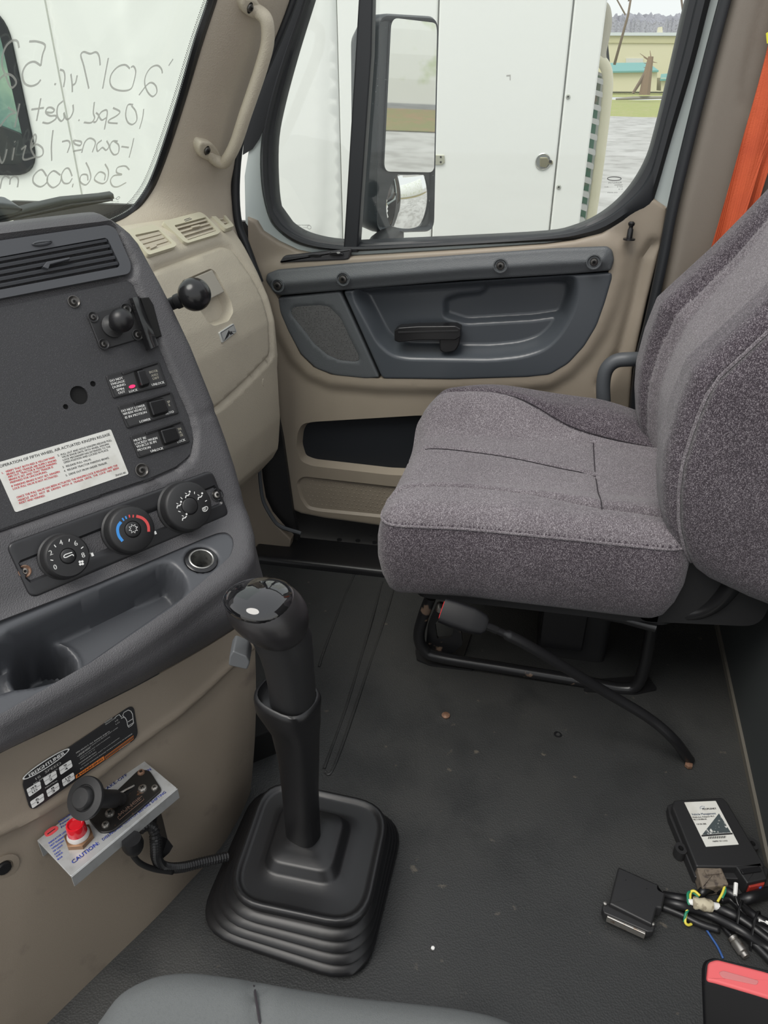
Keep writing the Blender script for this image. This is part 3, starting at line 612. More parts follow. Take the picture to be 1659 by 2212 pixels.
# ================================================================== CENTRE CONSOLE
A33 = radians(33); Fwd = V((sin(A33), cos(A33), 0))
prof = [(.26, .480), (.035, .5709), (.015, .580), (.000, .592), (-.0085, .6025), (-.205, 1.005), (-.213, 1.018), (-.226, 1.026), (-.245, 1.028), (-.27, 1.022), (-.55, .935)]
SC = Surf((.82, .542, 0), A33, prof); vh = SC.L[3]
pp = rc(SC.ps([(-130, 705), (0, 664), (272, 606), (286, 612), (330, 718), (359, 789), (407, 897), (418, 946), (411, 985), (381, 1010), (329, 1034), (243, 1062), (0, 1146), (-130, 1190)]), .01)
vt = rc(SC.ps([(-130, 540), (0, 520), (232, 486), (250, 494), (284, 572), (281, 594), (0, 648), (-130, 672)]), .012)
out_px = [(-130, 1610), (0, 1572), (119, 1508), (200, 1466), (300, 1405), (380, 1352), (440, 1305), (500, 1262), (540, 1228), (556, 1200), (555, 1150), (545, 1110), (530, 1060), (515, 1005), (497, 950), (478, 898), (470, 870), (450, 820), (420, 745), (380, 660), (352, 605), (330, 565), (306, 520), (287, 497)]
co = [V(p) for p in SC.ps(out_px)]; ur = co[-1].x; vmax = SC.L[-1]-.01
co += [V((ur-.012, SC.L[6])), V((ur-.02, SC.L[7])), V((ur-.024, SC.L[8]+.005)), V((ur-.02, vmax)), V((co[0].x, vmax))]
Bpx = [(-130, 1694), (0, 1625), (120, 1568), (200, 1528), (300, 1478), (390, 1428), (450, 1393), (510, 1355), (545, 1333), (556, 1318)]
FPc = Fr((.731, .51, 0), (cos(A33), -sin(A33), 0), U=(0, 0, 1))
B3 = [FPc.at(*p) for p in Bpx]; Bu = [(p-SC.O).dot(SC.D) for p in B3]; Bz = [p.z for p in B3]; Bn = [(p-SC.O).dot(SC.H) for p in B3]
seam_r = SC.ps([(418, 905), (430, 905), (452, 895), (478, 884)])
pkt = rc(SC.ps([(-130, 1440), (0, 1374), (30, 1352), (253, 1254), (347, 1216), (372, 1215), (398, 1240), (407, 1268), (394, 1292), (376, 1303), (181, 1439), (127, 1472), (72, 1486), (18, 1492), (-130, 1560)]), .008)
bez = rc(SC.ps([(-130, 1392), (0, 1338), (200, 1262), (440, 1161), (470, 1150), (490, 1149), (504, 1160), (508, 1178), (500, 1204), (481, 1222), (430, 1268), (380, 1311), (195, 1437), (119, 1480), (0, 1548), (-130, 1600)]), .008)
tri_o = SC.ps([(60, 1295)])
def hcon(X):
    s = sdp(X, co); h = roll(s, .022)+.002
    h -= .015*sst((sdp(X, pp)+.009)/.009); h -= .016*sst((sdp(X, vt)+.008)/.009)
    h -= .004*np.exp(-(dline(X, seam_r)/.003)**2)
    return h
out_l = ell(SC.p(435, 1208), .0265, .0265, 24)
def skt(w, p, t):
    z = float(np.interp(p[0], Bu, Bz)); n = float(np.interp(p[0], Bu, Bn)); T = SC.O+SC.D*p[0]+SC.H*n+V((0, 0, z))
    k = min(1, max(0, (p[1]-(vh-.06))/.06)); 
    if p[0] > Bu[-2]+.005 and p[1] > vh-.05: k = 1
    e_ = max(0., min(1., (Bu[-1]-p[0])/.05)); Q = w.lerp(T, t)+SC.H*(.018*sin(pi*t)*e_)+V((0, 0, .006*sin(pi*t)*e_))
    R2 = w-SC.H*(.22*t)-V((0, 0, .11*t))
    return Q.lerp(R2, k)
con = thing('centre_console', (.80, .60, .44), 'charcoal centre dashboard console carrying heater dials, switches and open tray', 'dashboard')
mk('console_shell', relief(SC, co, hcon, .0075, skirt=[(lambda w, p, t=t: skt(w, p, t), 0) for t in (.12, .3, .5, .7, .88, 1.0)], rings=(.002, .006, .013), holes=[off(bez, .002)], hskirt=[(0, -.012)], lines=[off(pp, -.0005), off(vt, -.0005)]), M_dash, con, sharp=60)
csh = bpy.data.objects['console_shell']
# tray bezel with pocket
FT = SC.tan(250, 1300)
pk2 = [V(p) for p in rc(FT.ps([(-130, 1440), (0, 1374), (30, 1352), (253, 1254), (347, 1216), (372, 1215), (398, 1240), (407, 1268), (394, 1292), (376, 1303), (181, 1439), (127, 1472), (72, 1486), (18, 1492), (-130, 1560)]), .01)]
bz2 = rc(FT.ps([(-130, 1392), (0, 1338), (200, 1262), (440, 1161), (470, 1150), (490, 1149), (504, 1160), (508, 1178), (500, 1204), (481, 1222), (430, 1268), (380, 1311), (195, 1437), (119, 1480), (0, 1548), (-130, 1600)]), .008)
oc = FT.p(435, 1208); hole = ell(oc, .0225, .0225, 28)
cw = ell(FT.p(95, 1452, -.062), .040, .040, 28)
def htr(X):
    s = sdp(X, pk2); h = roll(sdp(X, bz2), .003)*.8
    h -= .064*sst((s+.001)/.016)+.0
    h -= .075*sst((sdp(X, cw)+.001)/.006)*(s > .004)
    h += .004*sst(1-np.abs(sdp(X, cw)+.006)/.006)*(s > .012)
    h -= .010*sst((sdp(X, ell(oc, .028, .028, 24)))/.008)
    return h
mk('tray', relief(FT, bz2, htr, .0042, holes=[hole], skirt=[(0, -.006)], hskirt=[(0, -.01)], rings=(.001, .003), lines=[off(pk2, .001)]), M_trim, con, sharp=60, label='smooth slate storage tray with a cup well')
oth = mk('power_outlet', lathe(FT.W(*oc, -.004), FT.N, [(.0001, -.037), (.0245, -.037), (.0245, .003), (.0215, .0045), (.0185, .0045), (.0178, .003), (.0178, -.03), (.0001, -.03)], 32), M_blk, con)
mk('outlet_ring', lathe(FT.W(*oc, -.004), FT.N, [(.0001, -.0355), (.0185, -.0355), (.0190, .0055), (.0178, .0062), (.0165, .0055), (.0158, -.03), (.0001, -.034)], 32), mat('outlet_metal', (.40, .40, .38), .35, .8, spk=[(120, (.2, .2, .19), .5, .7)]), oth, label='metal ring of the socket')
# upper panel
FU = SC.tan(200, 820)
pan2 = rc(FU.ps([(-130, 702), (0, 665), (270, 608), (283, 612), (328, 718), (357, 789), (405, 897), (416, 946), (409, 983), (379, 1008), (327, 1031), (243, 1059), (0, 1143), (-130, 1188)], -.008), .008)
holes = [ell(FU.p(171, 853.5, -.006), .0128, .0135, 24), ell(FU.p(201, 829, -.006), .0042, .0042, 14), ell(FU.p(142, 878.5, -.006), .0038, .0038, 14)]
mk('switch_panel', slab(FU, pan2, -.010, -.006, holes=holes), M_panel, con, label='textured charcoal panel with three drilled holes', smooth=False)
spn = bpy.data.objects['switch_panel']
for i, hh in enumerate(holes): mk('hole_back', slab(FU, off(hh, -.002), -.0145, -.0095), M_hole, spn)
for x, y, r, wm in ((159, 652, 7.5, M_dscr), (305.7, 1015.7, 8, M_steel)): screw(spn, FU, x, y, r, -.006, M_dscr, washer=M_dscr)
# vent
vb = rc(FU.ps([(-130, 538), (0, 521), (232, 487), (248, 495), (282, 572), (279, 592), (0, 646), (-130, 670)], -.004), .01)
vo_ = rc(FU.ps([(-130, 580), (0, 556), (226, 515), (232, 519), (258, 574), (253, 579), (0, 627), (-130, 652)], -.004), .003)
air = thing('air_vent', FU.at(100, 620, -.02), 'charcoal louvred air vent in the top of the centre console', 'vent')
L = [[FU.W(p[0], p[1], -.012) for p in vb], [FU.W(p[0], p[1], -.004) for p in vb], [FU.W(p.x, p.y, -.001) for p in off(vb, .003)]]
mk('vent_bezel', slab(FU, vb, -.012, -.001, holes=[vo_]), M_trim, air, smooth=False)
mk('vent_duct', slab(FU, vo_, -.042, -.040), M_hole, air, smooth=False)
for k in range(5):
    t = (k+.25)/5; a = (-130, 580+t*72); b = (228+t*30, 515+t*62)
    a = FU.p(*a, -.004); b = FU.p(*b, -.004); L = []
    for e in (a, b): L.append([FU.W(e[0], e[1]+dy, n) for dy, n in ((-.0028, -.003), (.0005, -.0015), (.0030, -.006), (.0035, -.024), (.0020, -.025), (-.002, -.008))])
    mk('slat', stack(L), M_trim, air, smooth=False)
for x in (30, 68, 105, 143, 180, 212):
    a = V(FU.p(x-10, 545-(x)*.17, -.025)); b = V(FU.p(x+18, 618-(x+18)*.2, -.025)); q = V((.0011, 0))
    mk('fin', stack([[FU.W(*(p+q*s), n) for s, n in ((-1, -.036), (-1, -.024), (1, -.024), (1, -.036))] for p in (a, b)]), M_trim, air, smooth=False)
mk('vent_tab', slab(FU, FU.ps([(92, 577), (100, 566), (150, 556), (150, 561), (108, 572), (104, 582)], .002), -.006, .004, .001), M_trim, air)
mk('vent_button', slab(FU, ell(FU.p(91, 525, 0), .0145, .0042, 20), -.003, .003, .0025), M_trim, air)
# --- ball mount
FU6 = Fr(FU.W(0, 0, -.006), FU.R, U=FU.U)
bm = thing('ball_mount', FU.at(242, 715, -.006), 'black square mounting plate with a short stalked ball, on the switch panel', 'mount')
mk('mount_plate', slab(FU6, rc(FU6.ps([(186, 680), (279, 655), (310, 731), (217, 758)]), .009), 0, .0035, .0015), M_blm, bm)
for x, y in ((201, 685), (271.5, 667.6), (297, 723.7), (224, 743.5)): screw(bm, FU6, x, y, 6.5, .0035, M_dscr, washer=M_blm, kind='cross')
c = FU6.p(243, 705, .004); O = FU6.W(*c, .003); tip = FU6.W(*FU6.p(260, 696, .038), .038); ax = (tip-O).normalized()
mk('ball_stud', lathe(O, FU.N, [(.017, 0), (.017, .004), (.013, .006), (.009, .010), (.009, .02)], 24), M_blm, bm)
R0 = .0175; mk('ball', lathe(O+FU.N*.036, FU.N, [(R0*sin(a*pi/14)+1e-5, -R0*cos(a*pi/14)) for a in range(15)], 28), M_rub, bm)
# bent black strip
L = []
for t in np.linspace(0, 1, 9):
    a = V((279+t*37, 645+t*113)); b = V((300+t*43, 640+t*106)); row = []
    for s, n in ((0, 0), (.05, .014), (.35, .022), (.7, .014+.004*sin(t*5)), (1, .012), (1, .0), (.5, 0)):
        q = a.lerp(b, s); row.append(FU6.at(q.x, q.y, n))
    L.append(row)
mk('bent_strip', stack(L), M_blk, label='glossy black bent plastic strip beside the square ball mount', cat='strip', sharp=60)
mk('dark_pad', slab(FU6, FU6.ps([(300, 646), (318, 644), (328, 660), (346, 728), (328, 735)], .003), 0, .010, .002), M_hole, bpy.data.objects['bent_strip'])
# --- rocker switches
def sw(name, label, Q, rk, thin):
    t = thing(name, FU6.at(sum(q[0] for q in Q)/4, max(q[1] for q in Q), 0), label, 'switch', 'toggle switches on the console')
    P = rc(FU6.ps(Q, .001), .003); mk('housing', slab(FU6, P, -.001, .0025, .0012), M_blm, t)
    a, b, c_, d = [V(q) for q in Q]; i = lambda u, v: tuple(a.lerp(b, u).lerp(d.lerp(c_, u), v))
    mk('face', slab(FU6, rc(FU6.ps([i(.04, .16), i(.96, .10), i(.965, .92), i(.05, .93)], .003), .002), .0022, .0032), mat('switch_face', (.030, .030, .031), .4), t)
    mk('hinge_bar', slab(FU6, FU6.ps([i(.30, .04), i(.97, -.02), i(.97, .08), i(.30, .16)], .004), .002, .0055, .0012), M_blk, t)
    R_ = rc(FU6.ps(rk, .006), .003); mk('switch_bed', slab(FU6, off(R_, -.0022), .0025, .0042, .001), M_hole, t)
    mk('rocker', slab(FU6, R_, .002, .0095 if not thin else .012, .0018), M_blk, t); return t
T1 = sw('toggle_switch', 'top switch of the console column, marked INTER AXLE DIFF, with red light', [(228, 812), (343, 781), (361, 833), (245, 861)], [(293, 803), (310, 799), (322, 830), (303, 836)], True)
T2 = sw('toggle_switch', 'middle switch of the console column, marked DO NOT LOWER', [(254, 877), (370, 846), (386, 893), (275, 926)], [(320, 869), (353, 861), (363, 889), (330, 899)], False)
T3 = sw('toggle_switch', 'bottom switch of the console column, marked MUST BE LOCKED', [(280, 942), (392, 909), (410, 955), (299, 990)], [(345, 930), (377, 922), (388, 949), (355, 960)], False)
def tx(par, fr, rows, hp, m, n=.0036, bold=.0003, name='lettering'):
    mk(name, join(*[txt(fr, s, (x0, y0), (x1, y1), hp, n, bold=bold) for s, x0, y0, x1, y1 in rows]), m, par, smooth=False)
tx(T1, FU6, [('DO NOT', 238.2, 825.7, 265.9, 818.4), ('ENGAGE', 240.7, 832.5, 270, 825), ('DURING', 244, 839.6, 271.5, 832), ('SPIN', 252.8, 845.4, 268.4, 841.3), ('OUT', 256.5, 851.7, 270.9, 847.5), ('LOCK', 279.8, 848.5, 298, 843.8), ('UNLOCK', 328.7, 834, 355.7, 827.7)], 5.2, M_wht)
tx(T1, FU6, [('INTER', 323.5, 807, 341.2, 802.8), ('AXLE', 327.7, 814.2, 342.2, 810.5), ('DIFF', 330.8, 820.9, 344.3, 817.3)], 5.2, mat('dim_amber_print', (.42, .40, .33), .5), name='legend')
mk('indicator_light', slab(FU6, ell(FU6.p(285, 835, .003), .0050, .0024, 14), .003, .0042), M_glow, T1)
tx(T2, FU6, [('DO NOT LOWER', 263.2, 890.8, 313.5, 877.7), ('WHEN VEHICLE', 266.3, 897.4, 316.2, 883.9), ('IS IN MOTION', 271, 904.7, 317.3, 892.2), ('LOWER', 302.3, 913.6, 325.6, 907.4), ('AUTO', 358.4, 896.4, 375.9, 891.2)], 5.2, M_wht)
tx(T2, FU6, [('SP', 362, 871.4, 368, 869.8), ('R', 365, 877.7, 368, 877)], 5.2, MT['dim_amber_print'], name='legend')
tx(T3, FU6, [('MUST BE', 289.6, 954.6, 316.2, 947.3), ('LOCKED WHEN', 292.3, 961.5, 340.1, 948.4), ('VEHICLE IS IN', 295, 968.1, 338, 956), ('MOTION', 298.1, 975, 325.6, 968.1), ('UNLOCK', 326.2, 977.5, 353.2, 970.2), ('LOCK', 383.8, 957.3, 400.9, 951.9)], 5.2, M_wht)
tx(T3, FU6, [('TH', 384.5, 930.3, 391.5, 928.2), ('HL', 387.5, 937, 393, 935.3), ('DE', 390, 943.2, 396, 941.5)], 5.2, MT['dim_amber_print'], name='legend')
# --- instruction sticker
stk = mk('instruction_sticker', slab(FU6, rc(FU6.ps([(-14, 1002), (239, 927), (278, 1024), (33, 1107)]), .003), 0, .0006), M_lab, label='white instruction sticker with black and red lettering on the switch panel', cat='sticker', smooth=False)
tx(stk, FU6, [('OPERATION OF FIFTH WHEEL AIR ACTUATED KINGPIN RELEASE', 0, 1010.5, 238, 940.5)], 6, M_ink, .0009, .0001)
tx(stk, FU6, [('2.', 124.9, 986, 129, 984.6), ('PULL OUT AND HOLD KINGPIN RELEASE PULL', 132, 984.4, 241.7, 952.3), ('VALVE KNOB UNTIL FIFTH WHEEL KINGPIN', 134.2, 989.8, 235.4, 960.8), ('LOCK MECHANISM HAS EXTENDED TO THE', 136.4, 995.9, 238.8, 966.2), ('OPEN POSITION AND LOCKED IN PLACE.', 138.4, 1001.6, 234.6, 973.4), ('3.  RELEASE PULL VALVE.', 135.9, 1011.4, 197.5, 993.7), ('4.  RELEASE TRACTOR PARKING BRAKE.', 138.7, 1019.5, 236.3, 990.3), ('5.  DRIVE OUT FROM UNDER TRAILER.', 142.6, 1029, 232, 1001.3), ('24-61631-001', 250, 1029, 272, 1022.5)], 4.2, M_ink, .0009, .0001)
tx(stk, FU6, [('1.', 5, 1024, 8, 1023), ('VERIFY THAT BOTH RED & YELLOW PARK', 12.7, 1021.2, 119, 989.5), ('BRAKE AND TRAILER AIR SUPPLY KNOBS', 15.2, 1027, 121.9, 995.9), ('ARE OUT, TRACTOR & TRAILER PARKING', 17.7, 1032.5, 122.4, 1002), ('BRAKE IS SET, AND THAT TRAILER IS', 20.3, 1038.7, 114.8, 1010.5), ('PREPARED FOR UNCOUPLING.', 22.8, 1044.8, 102, 1020.7), ('IF PARKING BRAKE IS NOT SET, KINGPIN', 25.3, 1052.7, 129, 1020.7), ('LOCK PULL VALVE IS NOT ACTIVATED.', 28.4, 1058.6, 125.7, 1029), ('ONCE THE PULL VALVE HAS BEEN ACTUATED THE KINGPIN LOCK IS RELEASED AND THE', 36.8, 1077, 254, 1007), ('VEHICLE  MUST  NOT  BE  DRIVEN  WITH  A  TRAILER  UNTIL  THE  LOCK  HAS  BEEN', 39.7, 1083.6, 256.5, 1012.7), ('RESET AND VERIFIED.', 42.2, 1089, 97.9, 1072)], 4.4, M_red, .0009, .00025, name='red_lettering')
# --- heater control panel
hv = thing('heater_control', FU.at(280, 1290, 0), 'black heater control panel with three round dials', 'control panel')
hp_ = rc(FU.ps([(11, 1176), (456, 1015), (495, 1113), (66, 1295)], .002), .012)
ch = FU.ps([(46, 1238), (474, 1068)], .004)
def hhv(X): return .006+roll(sdp(X, hp_), .004)-.005*sst(np.maximum((.0165-dline(X, ch))/.003, (.0150-np.minimum(dline(X, [FU.p(53, 1234, .002)]*2), dline(X, [FU.p(468, 1069, .002)]*2)))/.003))*(sdp(X, hp_) > .006)
mk('control_plate', relief(FU, hp_, hhv, .0042, skirt=[(0, -.012)], rings=(.0008, .002, .004)), M_blk if 0 else mat('satin_black_plastic', (.018, .018, .020), .33), hv)
screw(hv, FU, 53, 1234, 8, .002, M_steel, washer=M_rust); screw(hv, FU, 468, 1069, 7, .002, M_steel, washer=M_blk)
kn = []
for i, (x, y, mx_, my_) in enumerate(((147, 1201, 197.8, 1198), (287, 1143.5, 333.5, 1151), (410, 1093, 369.3, 1086))):
    c = V(FU.p(x, y, .030)); r = (V(FU.p(x+51, y, .030))-c).length*.97
    k = mk('dial', lathe(FU.W(c.x, c.y, 0), FU.N, [(r*1.07, .0), (r*1.07, .006), (r*1.0, .008), (r, .024), (r*.97, .028), (r*.9, .030), (r*.36, .0305), (r*.34, .029), (r*.32, .031), (r*.28, .032), (.0001, .032)], 40, ref=FU.R), M_blm, hv); kn.append((k, c, r))
    mk('pointer', slab(FU, ell(FU.p(mx_, my_, .024), .0022, .0034, 4, pi/4), .008, .0275), M_wht, k)
n_ = .0306
k, c, r = kn[0]
def dg(fr, s, x, y, w, h, n): return txt(fr, s, (x-w/2, y+h/2+w*.18), (x+w/2, y+h/2-w*.18), h, n, bold=.0003)
L = [dg(FU, s, x, y, 6.5, 11, n_) for s, x, y in (('0', 120.8, 1224.5), ('2', 111.4, 1193.4), ('4', 133.3, 1171.5), ('6', 165.4, 1173), ('8', 181.3, 1198.5))]
def seg(fr, a, b, w, n): return ribbon(fr, [fr.p(*a, n), fr.p(*b, n)], w, n)
L += [seg(FU, (109, 1209.5), (115, 1210.5), .0012, n_), seg(FU, (117, 1177), (121, 1182), .0012, n_), seg(FU, (150, 1164), (149, 1170), .0012, n_), seg(FU, (180, 1181), (175, 1185), .0012, n_)]
fc = V((175.5, 1216)); L += [slab(FU, ell(FU.p(fc.x+a, fc.y+b, n_), .0017, .0017, 8), n_-.0005, n_) for a, b in ((-3, -2.5), (2.5, -3.2), (-2, 3), (3.2, 2.2))]
L += [ribbon(FU, [V(FU.p(*q, .0322)) for q in crv([(156, 1193), (141, 1198), (138, 1203), (143, 1204), (156, 1198), (159, 1201)], 4)], .0012, .0322)]
mk('dial_print', join(*L), M_wht, k, smooth=False)
k, c, r = kn[1]
def arc(cx, P, m, nm): mk(nm, ribbon(FU, [V(FU.p(*q, n_)) for q in crv(P, 5)], .0042, n_), m, k, smooth=False)
arc(0, [(265, 1169), (257, 1158), (254, 1145), (256, 1135), (261.5, 1127.5)], mat('blue_print', (.05, .28, .72), .5), 'cold_band'); arc(0, [(294.3, 1114.8), (307, 1119), (316, 1127), (320.5, 1137), (321.3, 1148.5)], mat('coral_print', (.62, .07, .07), .5), 'hot_band')
mk('cold_ticks', join(seg(FU, (264, 1119), (268, 1125), .0022, n_), seg(FU, (271, 1115), (273.5, 1121), .0022, n_)), MT['blue_print'], k, smooth=False)
mk('hot_ticks', join(seg(FU, (279, 1112), (280.3, 1118), .0022, n_), seg(FU, (288, 1112), (287.5, 1118), .0022, n_)), MT['coral_print'], k, smooth=False)
cc = V(FU.p(288, 1142, .0322)); st8 = []
for j in range(16): q = cc+V((cos(j*pi/8), sin(j*pi/8)))*(.0068 if j % 2 == 0 else .0038); st8.append(q)
mk('star_symbol', ribbon(FU, st8+st8[:1], .0009, .0322), M_wht, k, smooth=False)
k, c, r = kn[2]; L = []
def man(x, y, f=1): return [slab(FU, ell(FU.p(x+3*f, y-7, n_), .0016, .0016, 8), n_-.0005, n_), ribbon(FU, [V(FU.p(*q, n_)) for q in ((x+3*f, y-3), (x, y+1), (x-5*f, y+2), (x-6*f, y+7))], .0017, n_), seg(FU, (x-7*f, y-4), (x-3*f, y-2), .001, n_)]
for x, y in ((406.8, 1069), (433.8, 1072.6), (388.2, 1091), (400, 1117.5)): L += man(x, y)
L += [ribbon(FU, [V(FU.p(*q, n_)) for q in crv([(437, 1098), (446, 1094), (449, 1098), (445, 1104), (439, 1104), (437, 1098)], 3)], .0009, n_)]+[seg(FU, (439.5+i*2.5, 1097-i*.7), (440.5+i*2, 1103-i*.3), .0007, n_) for i in range(3)]
L += [seg(FU, a, b, .0011, n_) for a, b in (((385, 1104), (390, 1106)), ((390, 1074), (394, 1078)), ((420, 1062), (420, 1067)), ((443, 1083), (447, 1081)))]
mk('dial_print', join(*L), M_wht, k, smooth=False)
# --- black ball knob on the right flank of the console
pb = PX(420, 636, 1.13); ps_ = PX(374, 655, 1.13)
kb = thing('ball_mount', pb-V((0, 0, .03)), 'large glossy black ball knob on the console flank in front of the glovebox', 'mount')
R0 = .0265; axb = (pb-ps_).normalized()
mk('ball', lathe(pb, axb, [(R0*sin(a*pi/16)+1e-5, -R0*cos(a*pi/16)) for a in range(17)], 32), M_blk, kb)
mk('stem', lathe(ps_-axb*.03, axb, [(.010, 0), (.010, .035), (.012, .037), (.012, .05), (.009, .052), (.009, .07)], 20), M_blm, kb)

# ================================================================== BEIGE KICK PANEL below the console
top = crv([q+SC.H*.002 for q in B3], 5)
bot = crv([PZ(x, y, 0) for x, y in [(-160, 2520), (-60, 2390), (30, 2300), (119, 2212), (230, 2103), (343, 1994), (418, 1912), (485, 1836), (530, 1760), (552, 1705)]], 5)
Nn = 90; Mm = 70
def at_(L, t): k = t*(len(L)-1); i = min(int(k), len(L)-2); return L[i].lerp(L[i+1], k-i)
crs = [(-150, 1880), (0, 1812), (80, 1775), (190, 1708), (300, 1618), (380, 1560), (440, 1508), (500, 1450), (540, 1413), (560, 1398)]
cx = [c[0] for c in crs]; cy = [c[1] for c in crs]
kv = []
Hn = SC.H
for j in range(Mm+1):
    for i in range(Nn+1):
        s = i/Nn; t = j/Mm; w = at_(top, s).lerp(at_(bot, s), t)+Hn*(.012*sin(pi*t)*(s**2))
        x, y = to_px(w); d = y-np.interp(x, cx, cy)
        w = w-Hn*(.010*float(sst((d+6)/14)))+Hn*.003*math.exp(-((d+14)/9)**2)
        e = min(1, (1-s)/.02); w = w-Hn*(.02*(1-sqrt(1-(1-e)**2)))
        kv.append(w)
n1 = Nn+1; kf = [(j*n1+i, (j+1)*n1+i, (j+1)*n1+i+1, j*n1+i+1) for j in range(Mm) for i in range(Nn)]
s0 = len(kv)
for j in range(Mm+1): kv.append(kv[j*n1+Nn]-Hn*.05)
for j in range(Mm+1): kv.append(kv[j*n1+Nn]-Hn*.30+V((-.02, 0, 0)))
for j in range(Mm): kf += [(j*n1+Nn, (j+1)*n1+Nn, s0+j+1, s0+j), (s0+j, s0+j+1, s0+Mm+1+j+1, s0+Mm+1+j)]
kick = mk('kick_panel', (kv, kf), M_kick, label='taupe plastic kick panel under the centre console', cat='panel', sharp=50)
from mathutils.bvhtree import BVHTree
bv = BVHTree.FromPolygons(kv, kf)
def khit(x, y): return bv.ray_cast(CAM, ray(x, y))[0]
p0, p1, p2 = khit(95, 1700), khit(260, 1590), khit(170, 1640); a = khit(60, 1665); b = khit(75, 1745)
FS = Fr(p2, p1-p0, U=(khit(70, 1690)-khit(78, 1738))); FS = Fr(p2, p1-p0, N=(p1-p0).cross(FS.U))
off_n = max((q-FS.O).dot(FS.N) for q in [khit(x, y) for x, y in ((60, 1690), (285, 1540), (285, 1590), (80, 1740), (170, 1610), (180, 1665))])
FS = Fr(FS.W(0, 0, off_n+.001), FS.R, U=FS.U)
sg = mk('shift_pattern_plate', slab(FS, rc(FS.ps([(45, 1684), (288, 1520), (299, 1592), (66, 1754)]), .012), 0, .0008, .0004), mat('black_decal', (.014, .014, .016), .4), label='black shift pattern decal with white numbers under the console tray', cat='decal')
def st2(fr, s, x0, y0, x1, y1, hp, n=.0014, b=.0002): return txt(fr, s, (x0, y0), (x1, y1), hp*.78, n, bold=b)
cL = V(FS.p(100.5, 1650, .001)); rL = (V(FS.p(151, 1617, .001))-V(FS.p(50, 1683, .001))).length/2; rV = (V(FS.p(100, 1641.5, .001))-cL).length
mk('logo_oval', slab(FS, ell(cL, rL, rV*1.05, 40), .0006, .0010), M_wht, sg, smooth=False); mk('logo_field', slab(FS, ell(cL, rL*.93, rV*.80, 40), .0009, .0012), MT['black_decal'], sg, smooth=False)
mk('logo_lettering', st2(FS, 'FREIGHTLINER', 64, 1679, 140, 1629, 8.5, b=.0006), M_wht, sg, smooth=False)
L = [st2(FS, '10', 78, 1685, 88, 1678.5, 6), st2(FS, 'SPEED', 98, 1671, 132.5, 1650, 6.5), st2(FS, 'RM, RMX, RT, RTX, RTO', 73, 1695, 140, 1652, 3.2, b=0), st2(FS, 'NEUTRAL', 98, 1703.5, 125, 1686.5, 3.2)]
L += [st2(FS, 'PRE-SELECT ALL RANGE SHIFTS', 165, 1628, 237, 1581, 3.2), st2(FS, 'MOVE RANGE SELECTOR BEFORE SHIFT LEVER', 171.5, 1630, 255, 1572, 2.2, b=0), st2(FS, 'UPSHIFTING', 168, 1635, 195, 1616, 2.6), st2(FS, 'LOW RANGE FIRST SHIFT POSITIONS', 173, 1637, 238, 1592, 2.0, b=0), st2(FS, 'HIGH 6 7 8 9 10', 174, 1641, 205, 1620, 2.2, b=0), st2(FS, 'DOWNSHIFTING', 171, 1650.5, 208, 1625, 2.4), st2(FS, 'HIGH RANGE FIRST SHIFT TO LOW POSITION', 176, 1653.5, 258, 1594.5, 2.0, b=0), st2(FS, 'DO NOT CHANGE RANGE WHILE MOVING IN REVERSE', 174, 1662, 286, 1585.5, 2.4, b=0), st2(FS, 'SEE OPERATOR MANUAL', 258, 1620, 282, 1604, 1.8, b=0)]
L += [st2(FS, 'RANGE', 227, 1562.4, 243, 1552, 3.2), st2(FS, 'SELECTOR', 228, 1566.4, 250.6, 1551.5, 3.2), st2(FS, 'HI', 249.4, 1560, 255, 1556, 3.4), st2(FS, 'LO', 250.6, 1566, 258.6, 1560.7, 3.4)]
L += [ribbon(FS, [V(FS.p(120+x/8.73, 1500+y/8.73, .0014)) for x, y in P], .0011, .0014) for P in ([(1265, 400), (1290, 340), (1370, 295), (1420, 315), (1450, 370), (1472, 540), (1440, 580), (1380, 620), (1360, 590), (1345, 500), (1320, 450), (1265, 400)], [(1365, 520), (1462, 455)], [(1370, 595), (1465, 535)], [(1120, 440), (1150, 410), (1200, 380), (1245, 430)], [(1235, 455), (1290, 430)])]
mk('decal_print', join(*L), MT['grey_print'] if 0 else mat('pale_print', (.55, .55, .53), .5), sg, smooth=False)
for q, s in (([(57, 1705), (86.7, 1687), (89.5, 1703), (63, 1721.6)], ('HI R', 'LO')), ([(92.6, 1680.7), (120.7, 1664), (123.7, 1678.6), (98.5, 1697)], ('7', '2')), ([(127, 1657.8), (153, 1641), (157, 1655.7), (131, 1674)], ('9', '4')), ([(65, 1732), (93.6, 1713), (95.7, 1728.5), (70, 1746.5)], ('6', '1')), ([(99.6, 1707.7), (126, 1690), (129, 1704), (104, 1722)], ('8', '3')), ([(133.4, 1684.8), (158.8, 1668), (162, 1682), (137, 1699.4)], ('10', '5'))):
    o = mk('gear_box', slab(FS, rc(FS.ps(q, .001), .002), .0006, .0011), M_wht, sg, smooth=False)
    a, b, c, d = [V(p) for p in q]; m0 = a.lerp(d, .5); m1 = b.lerp(c, .5)
    g = [seg(FS, tuple(m0), tuple(m1), .0004, .0014)]
    for k2, s_ in enumerate(s):
        w_ = (.05 if s_ == '1' else .12 if len(s_) == 1 else .2); l0 = a.lerp(d, .40+.48*k2); l1 = b.lerp(c, .40+.48*k2); g.append(txt(FS, s_, tuple(l0.lerp(l1, .5-w_)), tuple(l0.lerp(l1, .5+w_)), 4.2, .0014, bold=.0003))
    mk('gear_number', join(*g), M_ink, o, smooth=False)
mk('warning_bar', slab(FS, FS.ps([(163.6, 1675), (224, 1633.5), (226, 1641), (164, 1682)], .001), .0006, .0011), M_orange, sg, smooth=False)
